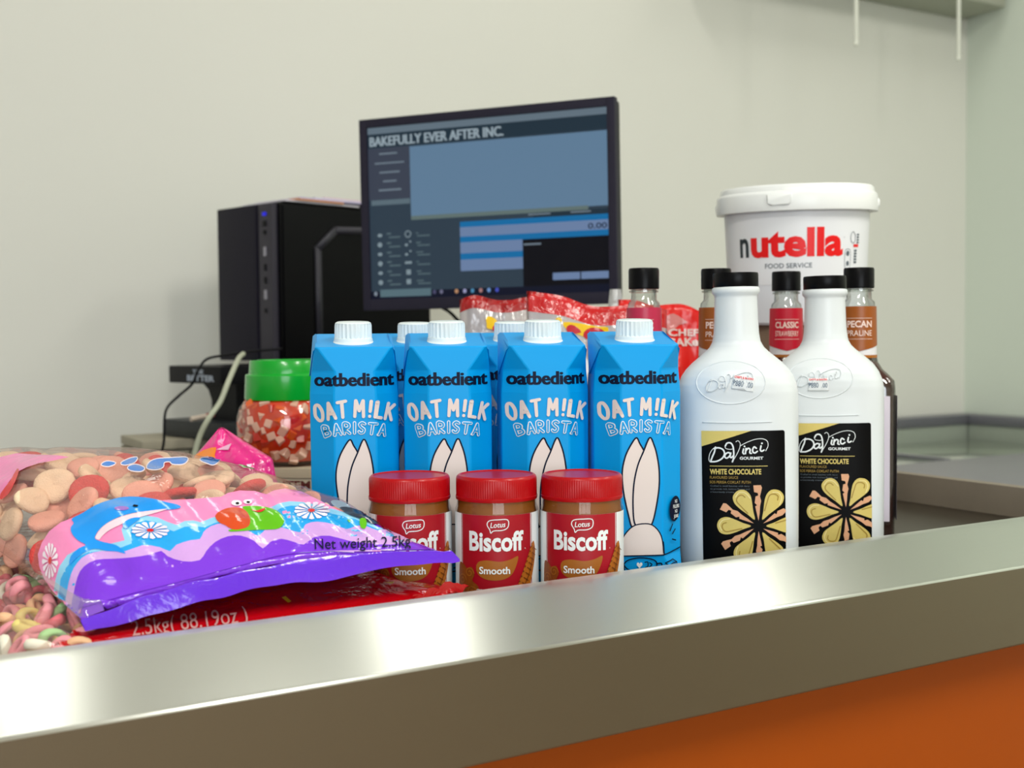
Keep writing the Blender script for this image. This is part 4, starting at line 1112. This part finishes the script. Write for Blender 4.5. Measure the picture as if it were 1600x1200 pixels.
# ------------------------------------------------------------------ standing bags
def bag_v(t, tl, tr, zb, thick, bands, nu=46, nv=34, seed=0, wr=.006, topline=None, lean=0.0, spread=.0):
    """standing bag: tl/tr top corners, bottom at height zb; bands: (name, material, v0, v1)"""
    def pos(u, v, sd):
        top = tl.lerp(tr, u)
        if topline: top.z += topline(u)
        bot = Vector((top.x + (u - .5) * spread, top.y + lean, zb))
        p = bot.lerp(top, v)
        fu = (1 - abs(2 * u - 1) ** 3) ** .6; fv = min(1, (1 - v) * 1.5 + .02) ** .7 * min(1, .35 + v * 3)
        w = noise.noise(Vector((u * 4 + seed, v * 4, sd))) * wr + noise.noise(Vector((u * 11 + seed, v * 8, sd * 2))) * wr * .4
        e = 1 if 0 < u < 1 and v < 1 else 0
        p.y -= sd * thick * fu * fv * .5 + w
        p.z += noise.noise(Vector((u * 3.3, seed, 0))) * .004 * v
        return p
    for name, m, a, b in bands:
        pillow(t, pos, nu, nv, [(name, m, lambda u, v, s: a <= v < b)])
    return pos
def bpx(t, pos, n=40):
    return BVHTree.FromPolygons([pos(i / n, j / n, 1) for i in range(n + 1) for j in range(n + 1)], [(i * (n + 1) + j, (i + 1) * (n + 1) + j, (i + 1) * (n + 1) + j + 1, i * (n + 1) + j + 1) for i in range(n) for j in range(n)])
F_redtop = foil('red_bag_top', '#cc0f16', .6, 60, .2)
F_milk = film('milky_bag_film', (.98, .96, .97), .12, .16, .42, (.86, .80, .82), bump=.6, bscale=24, bdist=.006)
M_yel = foil('yellow_logo_print', '#f2c40c', .2); M_rlogo = foil('red_logo_print', '#c4122a', .2)
b1 = thing('snack_bag', 'clear snack bag with red top seam standing at the left below the monitor', 'snack bag')
ps = bag_v(b1, at(718, 469, 1.42), at(845, 463, 1.42), REST, .06, [('film_body', F_milk, 0, .945), ('top_seam', foil('dark_red_bag_top', '#a80c12', .6, 60, .2), .945, 1.01)], seed=1, topline=lambda u: .003 * math.sin(u * 7))
m1 = px_map(bpx(b1, ps))
D2().poly([(759, 497), (766, 495), (774, 499), (779, 506), (778, 514), (762, 514), (760, 506)], 3).build('logo_print', M_yel, b1, m1, .0015, 4, 4)
D2().poly([(770, 510), (779, 508), (782, 516), (770, 517)], 2).build('logo_print', M_rlogo, b1, m1, .0018, 4, 4)
b2 = thing('snack_bag', 'clear snack bag with wide red top seam and yellow and red logo behind the cartons', 'snack bag')
ps = bag_v(b2, at(823, 460, 1.345), at(1042, 486, 1.345), REST, .07, [('film_body', F_milk, 0, .905), ('top_seam', F_redtop, .905, 1.01)], seed=4, topline=lambda u: .004 * math.exp(-(u / .1) ** 2) + .003 * math.sin(u * 9))
m2 = px_map(bpx(b2, ps))
D2().ell(873, 501, 5, 4.5).poly([(880, 504), (900, 505), (935, 511), (950, 512), (946, 524), (925, 530), (905, 524), (884, 514)], 2).build('logo_print', M_yel, b2, m2, .0015, 5, 5)
D2().poly([(885, 511), (893, 508), (903, 513), (908, 520), (896, 522), (886, 519)], 2).poly([(912, 520), (922, 513), (938, 514), (945, 524), (915, 530)], 2).poly([(918, 528), (926, 560), (921, 575), (917, 545)]).build('logo_print', M_rlogo, b2, m2, .0018, 5, 5)
b3 = thing('snack_bag', 'bright red bag with white lettering standing behind the syrup bottles', 'snack bag')
F_br = foil('bright_red_foil', '#ee1410', .5, 30, .25)
ps = bag_v(b3, at(966, 468, 1.50), at(1096, 482, 1.50), REST, .05, [('red_panel', F_br, .62, 1.01), ('film_body', film('pinkish_bag_film', (.95, .85, .84), .12, .16, .5, (.75, .62, .60), bump=.6), 0, .62)], seed=8, topline=lambda u: .002 * math.sin(u * 11))
m3 = px_map(bpx(b3, ps))
D2().poly([(1036, 506), (1042, 494), (1052, 490), (1066, 498), (1074, 504), (1060, 508), (1050, 518), (1040, 520)], 2).build('window_print', foil('pale_window_print', '#e08a88', .4), b3, m3, .0012, 5, 5)
D2().text('CHEF', 1068, 525, width=48, height=11, flip=-1, bold=.03).text('CAKe', 1066, 541, width=50, height=13, flip=-1, bold=.03, rot=-.05).build('bag_lettering', foil('white_lettering_print', '#f6dcd6', .1), b3, m3, .0018, 5, 5)
wb = thing('plastic_wrapper', 'crumpled clear white plastic wrapper sticking up right of the monitor', 'wrapper')
c = at(962, 480, 1.60)
rings = []
for j in range(12):
    z = REST + (at(962, 452, 1.60).z - REST) * j / 11; rr = .018 * (1 - (j / 11) ** 4 * .6)
    rings.append([(rr * (1 + .35 * noise.noise(Vector((math.cos(a) * 2, math.sin(a) * 2, j * .9)))) * math.cos(a), rr * .6 * math.sin(a) * (1 + .4 * noise.noise(Vector((math.sin(a) * 3, j, 1)))), z - REST) for a in [2 * PI * k / 20 for k in range(20)]])
loft('wrapper_film', rings, film('white_wrapper', (.96, .98, .97), .15, .25, .45, (.93, .96, .95), bump=.8, bscale=60), wb, 20)
wb.location = (c.x, 1.60, REST)
# pink bag corner behind the dolphin bag
b4 = thing('candy_bag', 'hot pink candy bag corner with orange print sticking up behind the dolphin bag', 'candy bag')
vs, fs = [], []
A0, A1, A2 = at(296, 722, 1.22), at(343, 668, 1.24), at(425, 716, 1.19)
nn = 26
def tri(u, v, sd):
    # u across 0..1, v up 0..1 : folded pointed top
    bl, br = Vector((A0.x - .01, A0.y, REST)), Vector((A2.x + .02, A2.y, REST))
    lft = bl.lerp(A0, min(1, v * 1.35)) if v < .74 else A0.lerp(A1, (v - .74) / .26)
    rgt = br.lerp(A2, min(1, v * 1.35)) if v < .74 else A2.lerp(A1 + Vector((.004, 0, 0)), (v - .74) / .26)
    p = lft.lerp(rgt, u)
    f = (1 - abs(2 * u - 1) ** 2.5) ** .6 * min(1, (1 - v) * 2.2) * min(1, .3 + v * 4)
    p.y -= sd * (.022 * f) + .004 * noise.noise(Vector((u * 5, v * 6, sd)))
    return p
pillow(b4, tri, 30, 40, [('pink_foil', foil('hot_pink_foil', '#f0288f', .45, 40, .15), lambda u, v, s: True)])
bvt = BVHTree.FromPolygons([tri(i / 30, j / 30, 1) for i in range(31) for j in range(31)], [(i * 31 + j, (i + 1) * 31 + j, (i + 1) * 31 + j + 1, i * 31 + j + 1) for i in range(30) for j in range(30)])
m4 = px_map(bvt)
D2().poly([(297, 722), (312, 708), (325, 702), (338, 700), (336, 712), (334, 724)], 2).build('orange_print', foil('orange_bag_print', '#ff8c0a', .3), b4, m4, .0010, 5, 5)
D2().poly([(338, 704), (362, 694), (358, 704)]).build('white_print', foil('white_bag_print', '#f4b6d8', .2), b4, m4, .0012, 5, 5)

# ------------------------------------------------------------------ green-lidded candy jar on a small box
JY = 1.42
pj = at(452, 700, JY); zj = at(452, 731, JY - .05).z
bx_ = thing('cardboard_box', 'low beige cardboard box under the green-lidded candy jar', 'box', (pj.x + .01, JY + .01, REST), rz=-.10)
box('carton_body', -.075, .085, -.075, .080, 0, zj - REST, mat('pale_cardboard', '#bdb49c', rough=.8, vary=.05), bx_, .002)
box('lid_flap', -.0765, .0865, -.0765, -.0755, zj - REST - .010, zj - REST + .001, M_card, bx_, .0004)
D2().text('ITEM', .018, .0, width=.032, height=.009, bold=.03).build('box_lettering', mat('maroon_ink', '#5a1c16', rough=.6), bx_, lambda x, z, o: Vector((x, -.0752 - o, z + zj - REST - .022)), .0003)
cj = thing('candy_jar', 'round clear plastic jar with bright green screw lid full of red and white jelly cubes', 'jar', (pj.x, JY, zj + .0015), rz=.1)
JP = [(.044, .0), (.050, .002), (.0555, .010), (.0600, .024), (.0618, .040), (.0612, .055), (.0580, .067), (.0525, .0745), (.0480, .0775), (.0480, .083)]
lathe('jar_body', [(.030, .0015)] + JP, film('jar_pet', (1, .97, .95), .03, .12, 0), cj, 80)
lathe('syrup', [(r_ - .0045, z + .003) for r_, z in JP[:8]] + [(.001, .0775)], mat('red_orange_jelly', '#e03a08', rough=.2, coat=.8, vary=.5, vscale=55, sss=.2), cj, 80)
ribbed('lid', [(.0495, .0765), (.0512, .0765), (.0518, .0780), (.0505, .1050), (.0492, .1065), (.0472, .1068), (.0462, .1075), (.0452, .1215), (.0442, .1228), (.0380, .1232), (.0365, .1222), (.0360, .1200), (.0001, .1205)], M_green, cj, 0, 90, .0003, .05, body=(.1080, .1210))
lathe('lid_ring', [(.0300, .1212), (.0305, .1222), (.0345, .1222), (.0350, .1212)], M_green, cj, 60)
cub = bpy.data.meshes.new('jelly_cube'); bm = bmesh.new(); bmesh.ops.create_cube(bm, size=1); bmesh.ops.bevel(bm, geom=bm.edges[:], offset=.08, segments=1, affect='EDGES'); bm.to_mesh(cub); bm.free()
MC = [('white', mat('white_jelly', '#f0c4ae', rough=.2, coat=.5, vary=.08, sss=.3)), ('orange', mat('orange_jelly', '#f0641c', rough=.15, coat=.6, vary=.15, sss=.3)), ('red', mat('red_jelly', '#d82810', rough=.15, coat=.6, vary=.15, sss=.3))]
cm = []
for n, m in MC:
    q = cub.copy(); q.materials.append(m); cm.append((q, n))
got = []; tries = 0; rj = random.Random(5)
while len(got) < 190 and tries < 9000:
    tries += 1
    a = rj.uniform(-2.0, 2.0); z = rj.uniform(.008, .073)
    R_ = ilist([(z_, r_) for r_, z_ in JP], z, False) - .0078
    c = Vector((pj.x + R_ * math.sin(a), JY - R_ * math.cos(a), zj + .0015 + z))
    if any((c - q).length < .0100 for q in got): continue
    got.append(c)
    q, n = cm[rj.choices([0, 1, 2], [6, 4, 2])[0]]
    o = put('jelly_cube', q, n + ' jelly cube inside the green-lidded candy jar', 'candy', n + ' jelly cubes', c, (rj.uniform(0, 3), rj.uniform(0, 3), rj.uniform(0, 3)))
    s_ = rj.uniform(.0082, .0108); o.scale = (s_, s_, s_ * rj.uniform(.8, 1.5))

# ------------------------------------------------------------------ computer corner
M_cab = mat('beige_cabinet', '#a59e8b', rough=.6, vary=.05)
cbn = thing('storage_cabinet', 'beige panelled cabinet behind the counter carrying the black stand', 'cabinet')
c0_ = at(222, 686, 1.99); z_c = c0_.z - .004
s_c = (Vector((c0_.x, c0_.y, 0)) - O).dot(U); t_c = (Vector((c0_.x, c0_.y, 0)) - O).dot(N)
stbox('body', s_c, 1.05, t_c - .16, t_c - .012, .02, z_c - .018, M_cab, cbn)
stbox('top', s_c, 1.05, t_c - .16, t_c, z_c - .016, z_c, M_cab, cbn)
k = s_c + .002
while k < 1.0:
    stbox('panel', k, min(k + .036, 1.048), t_c - .011, t_c - .002, .05, z_c - .020, M_cab, cbn, .002); k += .041
# black stand; its own frame: a runs along its front (left to right), b to the back right
AL = math.radians(43)
EA = Vector((math.cos(AL), -math.sin(AL), 0)); EB = Vector((math.sin(AL), math.cos(AL), 0))
def frame(origin, name, label, cat):
    return thing(name, label, cat, origin, rot=(0, 0, -AL))
so_ = at(345, 573, 2.0)
z_u = so_.z; th = at(345, 573, 2.0).z - at(345, 601, 2.0).z
stn = frame((so_.x, so_.y, z_c + .001), 'computer_stand', 'black two-level stand with white lettering holding up the computer tower', 'stand')
H = z_u - z_c - .001
box('top_slab', -.165, 0, 0, .56, H - th, H, M_black, stn, .003)
box('base_slab', -.155, .03, -.02, .30, 0, .030, mat('charcoal_plastic', '#1e2226', rough=.45), stn, .004)
prof = [(-.105, .030), (-.086, .036), (-.076, .050), (-.076, H - th - .030), (-.086, H - th - .012), (-.105, H - th)]
ring0 = prof + [(.0, H - th), (.0, .030)]
loft('neck', [[(a_, .03, z_) for a_, z_ in ring0], [(a_, .50, z_) for a_, z_ in ring0]], M_blackm, stn, 30)
D2().text('THE', -.070, H - th * .44, width=.034, height=.0075, bold=.03).text('BETTER', -.062, H - th * .84, width=.085, height=.0100, bold=.04).build('stand_lettering', mat('white_lettering', '#aab4c4', rough=.5), stn, lambda x, z, o: Vector((x, -o, z)), .0006)
pcn = at(428, 330, 2.13)
pc_ = frame((pcn.x, pcn.y, z_u + .002), 'computer_tower', 'black desktop computer tower behind the green-lidded jar, left of the monitor', 'computer')
HP = at(428, 316, 2.13).z - z_u - .002; PW = .175
box('case', -PW, 0, .012, .38, .006, HP, M_blackm, pc_, .004)
box('front_panel', -PW, -.052, -.004, .012, .004, HP, M_pcgrey, pc_, .003)
box('port_strip', -.048, -.006, -.001, .012, .004, HP, mat('port_strip_plastic', '#2f2c38', rough=.5), pc_, .003)
box('side_panel', .0, .003, .018, .376, .010, HP - .004, M_blackm, pc_, .001)
def sideP(px, py):  # pixel -> (b, z) on the side panel
    d = CAM_ROT @ Vector(((px - 800) / FPX, -(py - 600) / FPX, -1)); o0 = Vector((0, 0, CAMZ))
    k_ = (Vector(pc_.location) - o0).dot(EA) / d.dot(EA); w_ = o0 + d * k_
    return (w_ - Vector(pc_.location)).dot(EB), w_.z - pc_.location.z
tr_ = [sideP(497, 540), sideP(494, 388), sideP(522, 360), sideP(600, 362), sideP(660, 364)]
d = D2().stroke(tr_, .013, 0)
o = d.build('side_trim', mat('trim_grey', '#35343d', rough=.5), pc_, lambda b_, z_, o_: Vector((.003 + o_, b_, z_)), .0005)
md = o.modifiers.new('s', 'SOLIDIFY'); md.thickness = .004
M_usb = mat('usb_grey', '#9a98a2', rough=.5)
for zf, h_, w_, m_, nm in ((.935, .006, .010, None, 'power_light'), (.875, .010, .010, M_black, 'power_button'), (.82, .008, .008, M_black, 'audio_socket'), (.70, .017, .007, M_usb, 'usb_port'), (.60, .012, .006, M_black, 'usb_port'), (.52, .012, .006, M_black, 'usb_port'), (.43, .017, .007, M_usb, 'usb_port'), (.33, .008, .006, M_black, 'audio_socket')):
    if m_ is None:
        m_ = emit('power_led', '#2a2ae0', 1.0)
    box(nm, -.027 - w_ / 2, -.027 + w_ / 2, -.003, .0, HP * zf - h_ / 2, HP * zf + h_ / 2, m_, pc_, .001)
# papers lying on the tower
pp = frame((pcn.x, pcn.y, z_u + .002 + HP + .002), 'paper_stack', 'loose printed papers and leaflets lying on top of the computer tower', 'papers')
pc2 = [mat('leaflet_white', '#dcd8e4', rough=.5), mat('leaflet_orange', '#d8904c', rough=.5), mat('leaflet_pink', '#d8b8c8', rough=.5), M_black, mat('leaflet_lilac', '#bcb4d8', rough=.5)]
for i, (a0, a1, b0, b1_, m_) in enumerate(((-.15, -.01, .025, .24, pc2[3]), (-.14, -.004, .03, .20, pc2[0]), (-.13, .0, .05, .16, pc2[1]), (-.14, -.002, .06, .30, pc2[4]), (-.12, -.01, .10, .33, pc2[0]), (-.13, -.02, .13, .25, pc2[2]))):
    box('sheet', a0, a1, b0, b1_, i * .0032, i * .0032 + .0028, m_, pp, 0)
# monitor
tl_, tr2, bl_, br_ = at(562, 188, 1.925), at(960, 151, 1.770), at(570, 486, 1.925), at(967, 474, 1.770)
mc = (tl_ + tr2 + bl_ + br_) / 4; ex = ((tr2 + br_) - (tl_ + bl_)).normalized(); 
MWd = ((tr2 + br_) / 2 - (tl_ + bl_) / 2).length; MH = ((tl_ + tr2) / 2 - (bl_ + br_) / 2).length
ez = ((tl_ + tr2) - (bl_ + br_)).normalized(); ey = ez.cross(ex).normalized(); ez = ex.cross(ey)
Mm = Matrix(((ex.x, ey.x, ez.x, mc.x), (ex.y, ey.y, ez.y, mc.y), (ex.z, ey.z, ez.z, mc.z), (0, 0, 0, 1)))
mo = thing('computer_monitor', 'flat black computer monitor showing a sales screen above the cartons', 'monitor')
mo.matrix_world = Mm
hw, hh = MWd / 2, MH / 2
b_s, b_t, b_b = .0125, .0135, .0180
box('back_shell', -hw + .002, hw - .002, .010, .034, -hh + .002, hh - .002, M_blackm, mo, .006)
for nm, x0, x1, z0, z1 in (('bezel', -hw, -hw + b_s, -hh, hh), ('bezel', hw - b_s, hw, -hh, hh), ('bezel', -hw + b_s, hw - b_s, hh - b_t, hh), ('bezel', -hw + b_s, hw - b_s, -hh, -hh + b_b)):
    box(nm, x0, x1, -.004, .012, z0, z1, M_bezel, mo, .0012)
X0_, X1_, Z0_, Z1_ = -hw + b_s, hw - b_s, -hh + b_b, hh - b_t
box('screen', X0_, X1_, .002, .010, Z0_, Z1_, emit('screen_slate', '#30404e', .9), mo, 0)
def S(fx, fy): return (X0_ + (X1_ - X0_) * fx, Z1_ - (Z1_ - Z0_) * fy)
def srect(D, a, b, c_, d_):
    x0, z1 = S(a, c_); x1, z0 = S(b, d_); return D.rect(x0, z0, x1, z1)
smap = lambda x, z, o_: Vector((x, .002 - o_, z))
def scr(name, col, rects, off, extra=None):
    D = D2()
    for r_ in rects: srect(D, *r_)
    if extra: extra(D)
    return tag(D.build(name, emit('screen_' + name, col), mo, smap, off), kind='stuff')
scr('window_bar', '#62727e', [(0, 1, 0, .038)], .0003)
scr('menu_panel', '#3a4150', [(0, .185, .12, .42)], .0003)
scr('dark_band', '#1d2f3c', [(0, 1, .038, .118), (.70, 1, .545, .575)], .0003)
scr('list_panel', '#5f7d98', [(.185, 1, .125, .530)], .0004)
scr('list_edge', '#60716f', [(.185, .92, .525, .548)], .0005)
scr('blue_row', '#0f6aa2', [(.395, 1, .575, .606), (.395, 1, .660, .692), (.395, .655, .755, .79)], .0005)
scr('pale_row', '#6a80a4', [(.395, 1, .606, .660), (.395, .655, .692, .755), (.395, .655, .79, .855), (.775, .883, .885, .925), (.888, .995, .885, .925)], .0008)
scr('task_bar', '#0a0f24', [(0, 1, .955, 1)], .0005)
scr('popup', '#03030c', [(.655, 1, .692, .955)], .0006)
scr('search_field', '#566f78', [(.04, .265, .945, .988)], .0008)
scr('status_bar', '#5a6c76', [(.01, .182, .422, .452)], .0006)
def ttl(D):
    x, z = S(.297, .108); [D.text('BAKEFULLY EVER AFTER INC.', x + dx, z, width=(X1_ - X0_) * .575, height=(Z1_ - Z0_) * .056, bold=.015) for dx in (-.0006, .0006)]
scr('title_lettering', '#93a3ac', [], .0009, ttl)
def amt(D):
    x, z = S(.955, .652); D.text('0.00', x, z, width=(X1_ - X0_) * .075, height=(Z1_ - Z0_) * .032, bold=.02)
scr('amount_lettering', '#26344a', [], .0012, amt)
rows = [(.05, .13, .150, .160), (.03, .16, .205, .214), (.05, .14, .258, .268), (.065, .125, .310, .320), (.045, .145, .360, .371)]
scr('menu_line', '#6c7a86', rows + [(.68, .77, .553, .561), (.85, .93, .553, .561), (.66, .73, .716, .726)], .0009)
ic = []
for i in range(6):
    fy = .615 + i * .055
    ic += [(.075, .095, fy, fy + .010), (.085, .085 + .05, fy + .022, fy + .031), (.205, .215 + .01 * (i % 3), fy + .006, fy + .014), (.21, .265, fy + .022, fy + .030)]
scr('menu_line', '#52656c', ic, .0009)
def icons(D):
    for i in range(6):
        fy = .628 + i * .055
        x, z = S(.045, fy); D.ell(x, z, .0042, .0040 if i % 2 else .0028)
        x, z = S(.170, fy)
        if i == 0: D.stroke([(x + .0050 * math.cos(a), z + .0050 * math.sin(a)) for a in [2 * PI * k_ / 12 for k_ in range(12)]], .0016, 0, True)
        elif i in (1, 2): D.ell(x - .003, z - .002, .0028, .0022); D.ell(x + .004, z + .003, .0018, .0016)
        elif i == 3: D.rect(x - .006, z - .002, x + .006, z + .002)
        else: D.rect(x - .004, z - .004, x + .004, z + .004)
scr('menu_icons', '#7f9098', [], .0009, icons)
for fx, c_ in ((.28, '#4a4a6a'), (.31, '#6a6a84'), (.375, '#b98a66'), (.41, '#9a9ac0'), (.443, '#4c8ab0'), (.478, '#a87a78'), (.512, '#6c92c8'), (.546, '#4450b8'), (.02, '#808c98')):
    x, z = S(fx, .968); D2().ell(x, z, .0030, .0034).build('taskbar_icon', emit('icon' + c_[1:], c_), mo, smap, .0010)
st_b = Vector((mc.x, mc.y + .06, z_c + .001))
iv = Mm.inverted()
nk = loft('stand_neck', [[iv @ Vector((mc.x + dx, mc.y + .05 + dy, z_)) for dx, dy in ((-.03, -.008), (.03, -.008), (.03, .012), (-.03, .012))] for z_ in (z_c + .012, mc.z)], M_blackm, mo, 30)
bs_ = loft('stand_base', [[iv @ Vector((mc.x + .10 * math.cos(a), mc.y + .05 + .075 * math.sin(a), z_)) for a in [2 * PI * k_ / 40 for k_ in range(40)]] for z_ in (z_c + .001, z_c + .012)], M_blackm, mo, 30)
# cables
ca = thing('cable', 'thick pale grey cable hanging down in front of the black stand', 'cable')
tube('cord', [at(380, 553, 1.93), at(372, 562, 1.90), at(357, 596, 1.84), at(344, 628, 1.82), at(326, 654, 1.80), at(312, 682, 1.80), at(303, 716, 1.80), at(298, 760, 1.80)], .0042, mat('pale_cable', '#b7bca6', rough=.5), ca)
cb2 = thing('cable', 'thin black cable looping from the tower down past the left of the stand', 'cable')
tube('cord', [at(440, 545, 1.98), at(395, 549, 1.96), at(345, 556, 1.93), at(322, 562, 1.92), at(310, 578, 1.90), at(300, 600, 1.90), at(280, 618, 1.91), at(262, 636, 1.91), at(257, 655, 1.90), at(256, 690, 1.90), at(250, 720, 1.90), at(247, 760, 1.90)], .0022, M_black, cb2)
cb3 = thing('cable', 'thin black cable crossing the wall just under the monitor', 'cable')
tube('cord', [at(690, 480, 1.97), at(703, 488, 1.98), at(716, 501, 1.99), at(735, 520, 2.0), at(760, 560, 2.0)], .0028, M_black, cb3)
mk = thing('marker_pen', 'pale marker pen with red cap lying on the lower level of the black stand', 'pen')
pa, pb = at(298, 655, 1.965), at(322, 650, 1.985)
tube('barrel', [pa, pa.lerp(pb, .5), pb], .0042, mat('pen_beige', '#c9b9aa', rough=.4), mk)
tube('pen_cap', [pb, pb + (pb - pa) * .25, pb + (pb - pa) * .5], .0046, mat('pen_red', '#8a1c20', rough=.4), mk)
